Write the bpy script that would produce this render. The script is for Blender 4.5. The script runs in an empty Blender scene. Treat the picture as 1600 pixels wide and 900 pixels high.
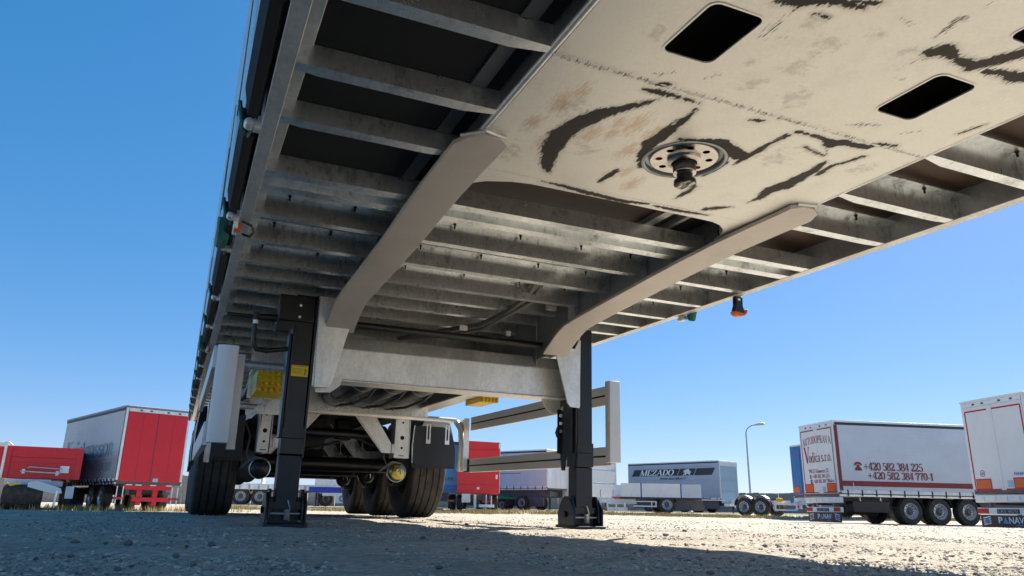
import bpy, bmesh, math, random
import numpy as np
from mathutils import Matrix, Vector
random.seed(7); RNG = np.random.default_rng(11)
scene = bpy.context.scene
COL = scene.collection
R = math.radians

# ------------------------------------------------------------------ camera
cam = bpy.data.objects.new('camera', bpy.data.cameras.new('camera')); COL.objects.link(cam)
cam.data.sensor_width = 36.0; cam.data.lens = 1155.0 / 1600 * 36
cam.data.clip_start = 0.02; cam.data.clip_end = 5000
cam.matrix_world = Matrix(((0.915218, -0.12987, -0.381457, -1.3737),
                           (-0.402603, -0.254969, -0.879148, -1.8031),
                           (0.016915, 0.958188, -0.285638, 0.1101),
                           (0, 0, 0, 1)))
scene.camera = cam
# ------------------------------------------------------------------ light
SUN_DIR = Vector((0.94, 0.42, 1.0)).normalized()
elev = math.asin(SUN_DIR.z); azim = math.atan2(SUN_DIR.x, SUN_DIR.y)
world = bpy.data.worlds.new('World'); scene.world = world; world.use_nodes = True
wn = world.node_tree.nodes; wl = world.node_tree.links
bg = wn['Background']; sky = wn.new('ShaderNodeTexSky'); sky.sky_type = 'NISHITA'
sky.sun_disc = False; sky.sun_elevation = elev; sky.sun_rotation = azim
sky.altitude = 0; sky.air_density = 0.8; sky.dust_density = 0.3; sky.ozone_density = 6.0
hs = wn.new('ShaderNodeHueSaturation'); hs.inputs['Saturation'].default_value = 1.29
gm = wn.new('ShaderNodeGamma'); gm.inputs['Gamma'].default_value = 0.6
wl.new(sky.outputs[0], hs.inputs['Color']); wl.new(hs.outputs[0], gm.inputs['Color']); tint = wn.new('ShaderNodeMixRGB'); tint.blend_type = 'MULTIPLY'; tint.inputs[0].default_value = 1.0; tint.inputs[2].default_value = (0.935, 0.965, 1.13, 1)
wl.new(gm.outputs[0], tint.inputs[1]); wl.new(tint.outputs[0], bg.inputs[0]); bg.inputs[1].default_value = 0.073
sl = bpy.data.lights.new('sun', 'SUN'); sl.energy = 2.85; sl.angle = R(0.53); sl.color = (1.0, 0.93, 0.82)
so = bpy.data.objects.new('sun', sl); COL.objects.link(so)
so.rotation_euler = SUN_DIR.to_track_quat('Z', 'Y').to_euler(); so.location = (30, 20, 40)
scene.view_settings.view_transform = 'Standard'; scene.view_settings.look = 'None'
scene.view_settings.exposure = 1.9; scene.view_settings.gamma = 1.0
scene.cycles.max_bounces = 10; scene.cycles.diffuse_bounces = 6; scene.cycles.glossy_bounces = 5
scene.cycles.sample_clamp_indirect = 6.0

# ------------------------------------------------------------------ materials
def node_mat(name):
    m = bpy.data.materials.new(name); m.use_nodes = True
    n = m.node_tree.nodes; b = n['Principled BSDF']
    return m, n, m.node_tree.links, b
def ramp(n, stops):
    r = n.new('ShaderNodeValToRGB'); e = r.color_ramp.elements
    while len(e) < len(stops): e.new(0.5)
    for k, (p, c) in enumerate(stops):
        e[k].position = p; e[k].color = (*c, 1) if len(c) == 3 else c
    return r
def noise(n, l, scale, detail=4, rough=0.6, coord='Object', stretch=None):
    t = n.new('ShaderNodeTexCoord'); x = n.new('ShaderNodeTexNoise')
    x.inputs['Scale'].default_value = scale; x.inputs['Detail'].default_value = detail; x.inputs['Roughness'].default_value = rough
    if stretch:
        mp = n.new('ShaderNodeMapping'); mp.inputs['Scale'].default_value = stretch
        l.new(t.outputs[coord], mp.inputs['Vector']); l.new(mp.outputs[0], x.inputs['Vector'])
    else: l.new(t.outputs[coord], x.inputs['Vector'])
    return x
def add_bump(n, l, b, src, strength, dist):
    bp = n.new('ShaderNodeBump'); bp.inputs['Strength'].default_value = strength; bp.inputs['Distance'].default_value = dist
    l.new(src, bp.inputs['Height']); l.new(bp.outputs[0], b.inputs['Normal'])
def sc(c, k): return tuple(min(1, x * k) for x in c)
def mat(name, col, rough=0.5, metal=0.0, var=0.15, nscale=6.0, dirt=0.0, dirtcol=(0.16, 0.13, 0.10), bump=0.0, stretch=None, coat=0.0):
    m, n, l, b = node_mat(name)
    x = noise(n, l, nscale, 6, 0.65, stretch=stretch)
    r = ramp(n, [(0.3, sc(col, 1 - var)), (0.7, sc(col, 1 + var))]); l.new(x.outputs[0], r.inputs[0])
    out = r.outputs[0]
    if dirt > 0:
        y = noise(n, l, nscale * 0.37, 8, 0.7)
        rr = ramp(n, [(0.48, (0, 0, 0)), (0.72, (dirt, dirt, dirt))]); l.new(y.outputs[0], rr.inputs[0])
        mx = n.new('ShaderNodeMixRGB'); mx.inputs[2].default_value = (*dirtcol, 1)
        l.new(rr.outputs[0], mx.inputs[0]); l.new(out, mx.inputs[1]); out = mx.outputs[0]
    l.new(out, b.inputs['Base Color'])
    r2 = n.new('ShaderNodeMapRange'); r2.inputs['To Min'].default_value = max(0.03, rough - 0.1); r2.inputs['To Max'].default_value = min(1, rough + 0.1)
    l.new(x.outputs[0], r2.inputs[0]); l.new(r2.outputs[0], b.inputs['Roughness'])
    b.inputs['Metallic'].default_value = metal
    b.inputs['Coat Weight'].default_value = coat
    if bump: add_bump(n, l, b, x.outputs[0], 0.4, bump)
    return m
def galvanised(name, base=(0.81, 0.835, 0.835), rough=0.29, dark=0.50, metal=0.9):
    """zinc coating: fine crystal patches, faint drag streaks, duller clouds"""
    m, n, l, b = node_mat(name)
    t = n.new('ShaderNodeTexCoord')
    v = n.new('ShaderNodeTexVoronoi'); v.inputs['Scale'].default_value = 70; l.new(t.outputs['Object'], v.inputs['Vector'])
    x1 = noise(n, l, 3.5, 6, 0.65, stretch=(1.6, 1.0, 1.0)); x2 = noise(n, l, 26, 4, 0.7, stretch=(2.2, 1.0, 0.55)); x3 = noise(n, l, 120, 3, 0.6)
    bw = n.new('ShaderNodeRGBToBW'); l.new(v.outputs['Color'], bw.inputs[0])
    m1 = n.new('ShaderNodeMath'); m1.operation = 'MULTIPLY_ADD'; l.new(x2.outputs[0], m1.inputs[0]); m1.inputs[1].default_value = 0.45; l.new(x1.outputs[0], m1.inputs[2])
    m2 = n.new('ShaderNodeMath'); m2.operation = 'MULTIPLY_ADD'; l.new(bw.outputs[0], m2.inputs[0]); m2.inputs[1].default_value = 0.16; l.new(m1.outputs[0], m2.inputs[2])
    r = ramp(n, [(0.60, sc(base, dark)), (0.74, sc(base, 0.9)), (0.84, base), (0.98, sc(base, 1.12))])
    l.new(m2.outputs[0], r.inputs[0]); l.new(r.outputs[0], b.inputs['Base Color'])
    mr = n.new('ShaderNodeMapRange'); mr.inputs['From Min'].default_value = 0.3; mr.inputs['From Max'].default_value = 0.7
    mr.inputs['To Min'].default_value = rough + 0.07; mr.inputs['To Max'].default_value = rough - 0.04
    l.new(x1.outputs[0], mr.inputs[0]); l.new(mr.outputs[0], b.inputs['Roughness'])
    b.inputs['Metallic'].default_value = metal
    return m
M = {}
M['galv'] = galvanised('galvanised_steel')
M['galv_dark'] = galvanised('galvanised_dark', (0.34, 0.36, 0.38), 0.42, 0.7, 0.9)  # darker, rougher zinc for webs, box walls and straps
M['galv_dull'] = galvanised('galvanised_dull', (0.66, 0.655, 0.63), 0.46, 0.85, 0.75)
M['galv_bright'] = galvanised('galvanised_bright', (0.78, 0.77, 0.74), 0.40, 0.88, 0.65)
M['primer'] = mat('grey_brown_paint', (0.56, 0.51, 0.465), 0.5, 0.45, 0.07, 7, 0.45, (0.40, 0.355, 0.315))
M['alu'] = mat('aluminium', (0.62, 0.60, 0.575), 0.42, 0.55, 0.05, 4, stretch=(1, 0.2, 1))
M['black'] = mat('black_paint', (0.009, 0.0085, 0.009), 0.33, 0.0, 0.3, 9, 0.18, (0.035, 0.03, 0.026))
M['blackmatt'] = mat('black_plastic', (0.012, 0.013, 0.018), 0.42, 0.0, 0.3, 9, 0.15, (0.04, 0.036, 0.034))
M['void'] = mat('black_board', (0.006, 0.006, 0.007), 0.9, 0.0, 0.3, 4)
M['ply'] = mat('floor_plywood', (0.075, 0.045, 0.030), 0.55, 0.0, 0.25, 5, stretch=(1, 6, 1))
M['rubber'] = mat('tyre_rubber', (0.035, 0.030, 0.026), 0.78, 0.0, 0.3, 20, 0.6, (0.13, 0.105, 0.078), bump=0.002)
M['chrome'] = mat('machined_steel', (0.62, 0.58, 0.54), 0.2, 1.0, 0.15, 30)
M['dgrease'] = mat('greasy_steel', (0.05, 0.045, 0.045), 0.22, 0.8, 0.4, 25)
M['gold'] = mat('yellow_zinc', (0.42, 0.36, 0.11), 0.3, 1.0, 0.45, 14)
M['redcap'] = mat('red_cap', (0.42, 0.05, 0.015), 0.5)
M['amber'] = mat('amber_lens', (0.62, 0.12, 0.008), 0.25, 0, 0.1, 20)
M['yellow'] = mat('yellow_plastic', (0.78, 0.50, 0.01), 0.45, 0, 0.08, 8)
M['teal'] = mat('teal_webbing', (0.005, 0.11, 0.10), 0.55, 0, 0.25, 40)
M['curtain_near'] = mat('curtain_pale', (0.42, 0.52, 0.56), 0.3, 0, 0.05, 3)
M['white'] = mat('white_paint', (0.74, 0.74, 0.73), 0.4, 0, 0.05, 3, 0.12, (0.5, 0.47, 0.42))
M['whitedoor'] = mat('white_door', (0.72, 0.71, 0.70), 0.42, 0, 0.04, 1.3, 0.15, (0.55, 0.52, 0.48))
M['paleblue'] = mat('pale_blue_paint', (0.36, 0.47, 0.56), 0.45, 0, 0.06, 3)
M['red'] = mat('red_paint', (0.58, 0.010, 0.022), 0.33, 0, 0.08, 1.2)
M['darkrail'] = mat('grey_blue_rail', (0.20, 0.215, 0.24), 0.4, 0.2, 0.1, 2)
M['redbright'] = mat('bright_red_paint', (0.72, 0.020, 0.022), 0.4, 0, 0.08, 1.0)
M['maroon'] = mat('maroon_print', (0.20, 0.012, 0.024), 0.5, 0, 0.1, 3)
M['navy'] = mat('dark_print', (0.02, 0.025, 0.045), 0.5, 0, 0.1, 3)
M['tealprint'] = mat('grey_teal_print', (0.24, 0.32, 0.345), 0.5, 0, 0.1, 3)
M['greyline'] = mat('grey_print', (0.30, 0.31, 0.34), 0.5, 0, 0.1, 3)
M['blue'] = mat('blue_paint', (0.035, 0.16, 0.42), 0.4, 0, 0.1, 1.2)
M['deepblue'] = mat('deep_blue_tarp', (0.012, 0.03, 0.36), 0.45, 0, 0.1, 3)
M['skyblue'] = mat('sky_blue_paint', (0.08, 0.27, 0.50), 0.4, 0, 0.1, 1.2)
M['green'] = mat('green_paint', (0.01, 0.20, 0.07), 0.45)
M['tail'] = mat('red_lens', (0.45, 0.01, 0.015), 0.2, 0, 0.1, 30)
M['whiteprint'] = mat('white_print', (0.75, 0.76, 0.78), 0.5)
M['cargrey'] = mat('chassis_grey', (0.10, 0.10, 0.11), 0.5, 0.2, 0.3, 4, 0.3)
M['rim'] = mat('silver_rim', (0.62, 0.62, 0.64), 0.32, 0.6, 0.15, 10)
M['hose'] = mat('grey_hose', (0.16, 0.15, 0.135), 0.5, 0, 0.15, 20)
M['concrete'] = mat('concrete', (0.33, 0.30, 0.27), 0.85, 0, 0.22, 3, 0.4, (0.2, 0.18, 0.16))
M['lamp'] = mat('lamp_post_paint', (0.62, 0.62, 0.60), 0.45, 0.2, 0.06, 3)
M['stone'] = mat('brown_stone', (0.17, 0.15, 0.13), 0.85, 0, 0.35, 40)
M['field'] = mat('rough_field', (0.105, 0.10, 0.05), 0.9, 0, 0.35, 0.15)
M['twig'] = mat('bare_twig', (0.16, 0.12, 0.10), 0.8)
def curtain_mat(name, col, wrinkle=0.5):
    m, n, l, b = node_mat(name)
    x = noise(n, l, 1.1, 5, 0.6, stretch=(1, 0.6, 1.0)); y = noise(n, l, 3.0, 4, 0.6, stretch=(0.5, 1.4, 0.15))
    r = ramp(n, [(0.3, sc(col, 0.92)), (0.7, sc(col, 1.06))]); l.new(x.outputs[0], r.inputs[0]); l.new(r.outputs[0], b.inputs['Base Color'])
    b.inputs['Roughness'].default_value = 0.42
    t = n.new('ShaderNodeTexCoord'); w = n.new('ShaderNodeTexWave'); w.bands_direction = 'Z'; w.inputs['Scale'].default_value = 2.2; w.inputs['Distortion'].default_value = 0.4
    l.new(t.outputs['Object'], w.inputs['Vector'])
    a = n.new('ShaderNodeMath'); a.operation = 'MULTIPLY_ADD'; l.new(w.outputs[0], a.inputs[0]); a.inputs[1].default_value = 0.12; l.new(y.outputs[0], a.inputs[2])
    add_bump(n, l, b, a.outputs[0], wrinkle, 0.03)
    return m
M['curtain_grey'] = curtain_mat('grey_curtain', (0.55, 0.585, 0.64))
M['curtain_steel'] = curtain_mat('steel_grey_curtain', (0.38, 0.43, 0.48))
M['curtain_blue'] = curtain_mat('blue_grey_curtain', (0.36, 0.42, 0.53))
M['curtain_pink'] = curtain_mat('pale_lilac_curtain', (0.58, 0.585, 0.64))
M['curtain_hem'] = mat('curtain_hem', (0.74, 0.74, 0.75), 0.4)
def ground_mat(name, pebble=False):
    m, n, l, b = node_mat(name)
    t = n.new('ShaderNodeTexCoord'); g = n.new('ShaderNodeNewGeometry')
    def nz(scale, det, ro):
        x = n.new('ShaderNodeTexNoise'); x.inputs['Scale'].default_value = scale; x.inputs['Detail'].default_value = det; x.inputs['Roughness'].default_value = ro
        l.new(g.outputs['Position'], x.inputs['Vector']); return x
    if pebble:
        r = ramp(n, [(0.0, (0.12, 0.11, 0.10)), (0.2, (0.31, 0.28, 0.24)), (0.6, (0.48, 0.435, 0.37)), (0.88, (0.56, 0.51, 0.44)), (1.0, (0.66, 0.62, 0.55))])
        l.new(g.outputs['Random Per Island'], r.inputs[0]); c = r.outputs[0]
        x = nz(90, 4, 0.6); mx = n.new('ShaderNodeMixRGB'); mx.blend_type = 'OVERLAY'; mx.inputs[0].default_value = 0.5
        l.new(c, mx.inputs[1]); l.new(x.outputs[0], mx.inputs[2]); c = mx.outputs[0]
        b.inputs['Roughness'].default_value = 0.8
    else:
        a = nz(1.7, 9, 0.72); f = nz(38, 8, 0.75); v = n.new('ShaderNodeTexVoronoi'); v.inputs['Scale'].default_value = 55
        l.new(g.outputs['Position'], v.inputs['Vector'])
        r1 = ramp(n, [(0.34, (0.30, 0.27, 0.225)), (0.5, (0.46, 0.405, 0.32)), (0.66, (0.54, 0.475, 0.375))]); l.new(a.outputs[0], r1.inputs[0])
        r2 = ramp(n, [(0.34, (0.12, 0.12, 0.12)), (0.5, (0.5, 0.5, 0.5)), (0.68, (0.86, 0.84, 0.80))]); l.new(f.outputs[0], r2.inputs[0])
        mx = n.new('ShaderNodeMixRGB'); mx.blend_type = 'OVERLAY'; mx.inputs[0].default_value = 0.65
        l.new(r1.outputs[0], mx.inputs[1]); l.new(r2.outputs[0], mx.inputs[2]); c = mx.outputs[0]
        b.inputs['Roughness'].default_value = 0.85
        ad = n.new('ShaderNodeMath'); ad.operation = 'MULTIPLY_ADD'; l.new(v.outputs['Distance'], ad.inputs[0]); ad.inputs[1].default_value = -0.7; l.new(f.outputs[0], ad.inputs[2])
        add_bump(n, l, b, ad.outputs[0], 0.9, 0.02)
    l.new(c, b.inputs['Base Color'])
    return m
M['ground'] = ground_mat('gravel_yard'); M['pebble'] = ground_mat('loose_gravel', True)
def grass_mat():
    m, n, l, b = node_mat('dry_grass'); g = n.new('ShaderNodeNewGeometry')
    r = ramp(n, [(0, (0.25, 0.21, 0.075)), (0.45, (0.34, 0.27, 0.09)), (1, (0.52, 0.42, 0.20))])
    l.new(g.outputs['Random Per Island'], r.inputs[0]); l.new(r.outputs[0], b.inputs['Base Color']); b.inputs['Roughness'].default_value = 0.8
    return m
M['grass'] = grass_mat()
def plate_mat():
    """dull zinc skid plate: brushed grease marks, rust film and smears from the vertex fields, plus fine grain"""
    m, n, l, b = node_mat('skid_plate_zinc')
    fine = noise(n, l, 260, 4, 0.7, stretch=(1.0, 0.28, 1)); streak = noise(n, l, 190, 5, 0.75, stretch=(1.0, 0.13, 1)); blot = noise(n, l, 4.5, 8, 0.7); mid = noise(n, l, 30, 6, 0.7)
    base = ramp(n, [(0.30, (0.70, 0.685, 0.64)), (0.5, (0.80, 0.785, 0.735)), (0.72, (0.85, 0.835, 0.79))]); l.new(blot.outputs[0], base.inputs[0])
    mx0 = n.new('ShaderNodeMixRGB'); mx0.blend_type = 'OVERLAY'; mx0.inputs[0].default_value = 0.6; l.new(base.outputs[0], mx0.inputs[1]); l.new(fine.outputs[0], mx0.inputs[2])
    def att(nm):
        a = n.new('ShaderNodeAttribute'); a.attribute_name = nm; return a.outputs['Fac']
    def mth(op, a, bb, c=None):
        k = n.new('ShaderNodeMath'); k.operation = op
        for i, v in enumerate((a, bb, c)):
            if v is None: continue
            if isinstance(v, (int, float)): k.inputs[i].default_value = v
            else: l.new(v, k.inputs[i])
        return k.outputs[0]
    def smooth(v, lo, hi):
        k = n.new('ShaderNodeMapRange'); k.interpolation_type = 'SMOOTHSTEP'; k.inputs['From Min'].default_value = lo; k.inputs['From Max'].default_value = hi
        l.new(v, k.inputs[0]); return k.outputs[0]
    col = mx0.outputs[0]
    def over(mask, c):
        nonlocal col
        k = n.new('ShaderNodeMixRGB'); l.new(mask, k.inputs[0]); l.new(col, k.inputs[1]); k.inputs[2].default_value = (*c, 1); col = k.outputs[0]
    smear = mth('MULTIPLY', smooth(mth('MULTIPLY_ADD', mid.outputs[0], 2.2, mth('SUBTRACT', att('smear'), 1.52)), 0.0, 0.5), 0.42)
    over(smear, (0.34, 0.32, 0.285))
    rust = mth('MULTIPLY', smooth(mth('MULTIPLY_ADD', streak.outputs[0], 2.4, mth('SUBTRACT', att('rust'), 1.78)), 0.0, 0.5), 0.55)
    over(rust, (0.50, 0.29, 0.13))
    drym = smooth(mth('MULTIPLY_ADD', mth('SUBTRACT', streak.outputs[0], 0.52), 0.11, att('dry')), 0.0, 0.006)
    over(mth('MULTIPLY', drym, 0.92), (0.045, 0.036, 0.030))
    streak2 = noise(n, l, 62, 4, 0.7, stretch=(1.0, 0.22, 1))
    st = mth('MULTIPLY_ADD', mth('SUBTRACT', streak.outputs[0], 0.46), 0.026, att('stain'))
    st = mth('MULTIPLY_ADD', mth('SUBTRACT', streak2.outputs[0], 0.49), 0.036, st)
    halo = mth('MULTIPLY', smooth(mth('MULTIPLY_ADD', mth('SUBTRACT', mid.outputs[0], 0.5), 0.05, att('stain')), -0.022, 0.006), 0.28)
    over(halo, (0.30, 0.265, 0.225))
    st = mth('MULTIPLY_ADD', mth('SUBTRACT', mid.outputs[0], 0.5), 0.016, st)
    st = mth('MULTIPLY_ADD', mth('SUBTRACT', fine.outputs[0], 0.5), 0.014, st)
    stm = smooth(st, 0.0, 0.0035)
    over(stm, (0.046, 0.036, 0.030))
    l.new(col, b.inputs['Base Color'])
    rr = mth('MULTIPLY_ADD', blot.outputs[0], 0.40, mth('MULTIPLY_ADD', stm, 0.3, 0.25)); l.new(rr, b.inputs['Roughness']); l.new(mth('MULTIPLY_ADD', mth('MAXIMUM', stm, drym), -0.72, 0.75), b.inputs['Metallic'])
    h = mth('MULTIPLY_ADD', stm, 0.8, mth('MULTIPLY', fine.outputs[0], 0.5))
    add_bump(n, l, b, h, 0.35, 0.0012)
    return m
M['plate'] = plate_mat()

# ------------------------------------------------------------------ mesh helpers
class MB:
    def __init__(s): s.v = []; s.f = []
    def add(s, vs, fs):
        o = len(s.v); s.v += [tuple(v) for v in vs]; s.f += [tuple(i + o for i in f) for f in fs]; return s
    def box(s, x0, x1, y0, y1, z0, z1):
        vs = [(x, y, z) for z in (z0, z1) for y in (y0, y1) for x in (x0, x1)]
        return s.add(vs, [(0, 2, 3, 1), (4, 5, 7, 6), (0, 1, 5, 4), (2, 6, 7, 3), (0, 4, 6, 2), (1, 3, 7, 5)])
    def prism(s, poly, axis, a, b):
        """poly: 2-D outline; extruded along axis from a to b (x: poly=(y,z), y: poly=(x,z), z: poly=(x,y))"""
        def P(p, t): return {'x': (t, p[0], p[1]), 'y': (p[0], t, p[1]), 'z': (p[0], p[1], t)}[axis]
        k = len(poly)
        return s.add([P(p, a) for p in poly] + [P(p, b) for p in poly], [tuple(range(k - 1, -1, -1)), tuple(range(k, 2 * k))] + [(i, (i + 1) % k, k + (i + 1) % k, k + i) for i in range(k)])
    def beam(s, p, q, w, h, up=(0, 0, 1)):
        p, q, up = Vector(p), Vector(q), Vector(up); d = (q - p).normalized(); r = d.cross(up).normalized(); u = r.cross(d)
        vs = [e + r * (sx * w / 2) + u * (sz * h / 2) for e in (p, q) for sx, sz in ((-1, -1), (1, -1), (1, 1), (-1, 1))]
        return s.add(vs, [(0, 1, 2, 3), (7, 6, 5, 4), (0, 4, 5, 1), (1, 5, 6, 2), (2, 6, 7, 3), (3, 7, 4, 0)])
    def tube(s, pts, r, k=8, caps=True):
        pts = [Vector(p) for p in pts]; rs = r if isinstance(r, (list, tuple)) else [r] * len(pts)
        o = len(s.v); ref = None
        for i, p in enumerate(pts):
            d = (pts[min(i + 1, len(pts) - 1)] - pts[max(i - 1, 0)]).normalized()
            if ref is None: ref = Vector((0, 0, 1)) if abs(d.z) < 0.9 else Vector((1, 0, 0))
            a = d.cross(ref).normalized(); bb = a.cross(d).normalized(); ref = bb
            for j in range(k):
                t = 2 * math.pi * j / k; s.v.append(tuple(p + a * (rs[i] * math.cos(t)) + bb * (rs[i] * math.sin(t))))
        for i in range(len(pts) - 1):
            for j in range(k):
                s.f.append((o + i * k + j, o + i * k + (j + 1) % k, o + (i + 1) * k + (j + 1) % k, o + (i + 1) * k + j))
        if caps:
            s.f.append(tuple(o + j for j in range(k - 1, -1, -1))); e = o + (len(pts) - 1) * k; s.f.append(tuple(e + j for j in range(k)))
        return s
    def lathe(s, prof, c, axis='z', k=24, sign=1, caps=False):
        """prof: (radius, offset along axis)"""
        o = len(s.v)
        for (r, t) in prof:
            for j in range(k):
                a = 2 * math.pi * j / k; u, v = r * math.cos(a), r * math.sin(a); t2 = t * sign
                s.v.append({'z': (c[0] + u, c[1] + v, c[2] + t2), 'x': (c[0] + t2, c[1] + u, c[2] + v), 'y': (c[0] + u, c[1] + t2, c[2] + v)}[axis])
        for i in range(len(prof) - 1):
            for j in range(k):
                s.f.append((o + i * k + j, o + i * k + (j + 1) % k, o + (i + 1) * k + (j + 1) % k, o + (i + 1) * k + j))
        for i in ((0, len(prof) - 1) if caps else ()):
            if prof[i][0] > 1e-6:
                q = [o + i * k + j for j in range(k)]; s.f.append(tuple(q if i else q[::-1]))
        return s
    def mesh(s, name, material, smooth=40, fix=True):
        me = bpy.data.meshes.new(name); me.from_pydata(s.v, [], s.f)
        if fix:
            bm = bmesh.new(); bm.from_mesh(me); bmesh.ops.recalc_face_normals(bm, faces=bm.faces); bm.to_mesh(me); bm.free()
        if material is not None: me.materials.append(material)
        if smooth:
            me.polygons.foreach_set('use_smooth', [True] * len(me.polygons)); me.set_sharp_from_angle(angle=R(smooth))
        return me
    def build(s, name, material, parent=None, bev=0, smooth=40):
        return link(name, s.mesh(name, M[material] if isinstance(material, str) else material, smooth), parent, bev)
def link(name, me, parent=None, bev=0):
    o = bpy.data.objects.new(name, me); COL.objects.link(o); o.parent = parent
    if bev:
        md = o.modifiers.new('bevel', 'BEVEL'); md.width = bev; md.segments = 2; md.limit_method = 'ANGLE'; md.angle_limit = R(40)
    return o
def B(name, material, parent, *box, bev=0): return MB().box(*box).build(name, material, parent, bev)
def tag(o, label, cat, group=None):
    o['label'] = label; o['category'] = cat
    if group: o['group'] = group
    return o
def thing(name, label, cat, mtx=None, group=None):
    o = bpy.data.objects.new(name, None); COL.objects.link(o)
    if mtx is not None: o.matrix_world = mtx
    return tag(o, label, cat, group)
def part(name, parent, loc=(0, 0, 0)):
    o = bpy.data.objects.new(name, None); COL.objects.link(o); o.parent = parent; o.location = loc; return o
# lettering: the built-in font turned into flat mesh, cached
_txt = {}
def text_mesh(s, bold=0.0):
    if (s, bold) not in _txt:
        c = bpy.data.curves.new('lettering', 'FONT'); c.body = s; c.offset = bold; c.resolution_u = 3
        o = bpy.data.objects.new('lettering', c); COL.objects.link(o)
        dg = bpy.context.evaluated_depsgraph_get(); me = bpy.data.meshes.new_from_object(o.evaluated_get(dg))
        v = np.zeros(len(me.vertices) * 3); me.vertices.foreach_get('co', v); v = v.reshape(-1, 3)
        _txt[(s, bold)] = (v, [tuple(p.vertices) for p in me.polygons])
        bpy.data.objects.remove(o); bpy.data.meshes.remove(me)
    return _txt[(s, bold)]
def text(name, s, material, parent, org, right, up, w, h, bold=0.0, arc=0.0, shear=0.0):
    v, f = text_mesh(s, bold); v = v.copy(); mn = v.min(0); mxx = v.max(0)
    v = (v - mn) / np.maximum(mxx - mn, 1e-9); org, right, up = Vector(org), Vector(right), Vector(up)
    mb = MB(); mb.v = [tuple(org + right * (p[0] * w + shear * p[1] * h) + up * (p[1] * h + arc * (1 - (2 * p[0] - 1) ** 2))) for p in v]; mb.f = f
    me = mb.mesh(name, M[material], smooth=0, fix=False); return link(name, me, parent)
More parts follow.
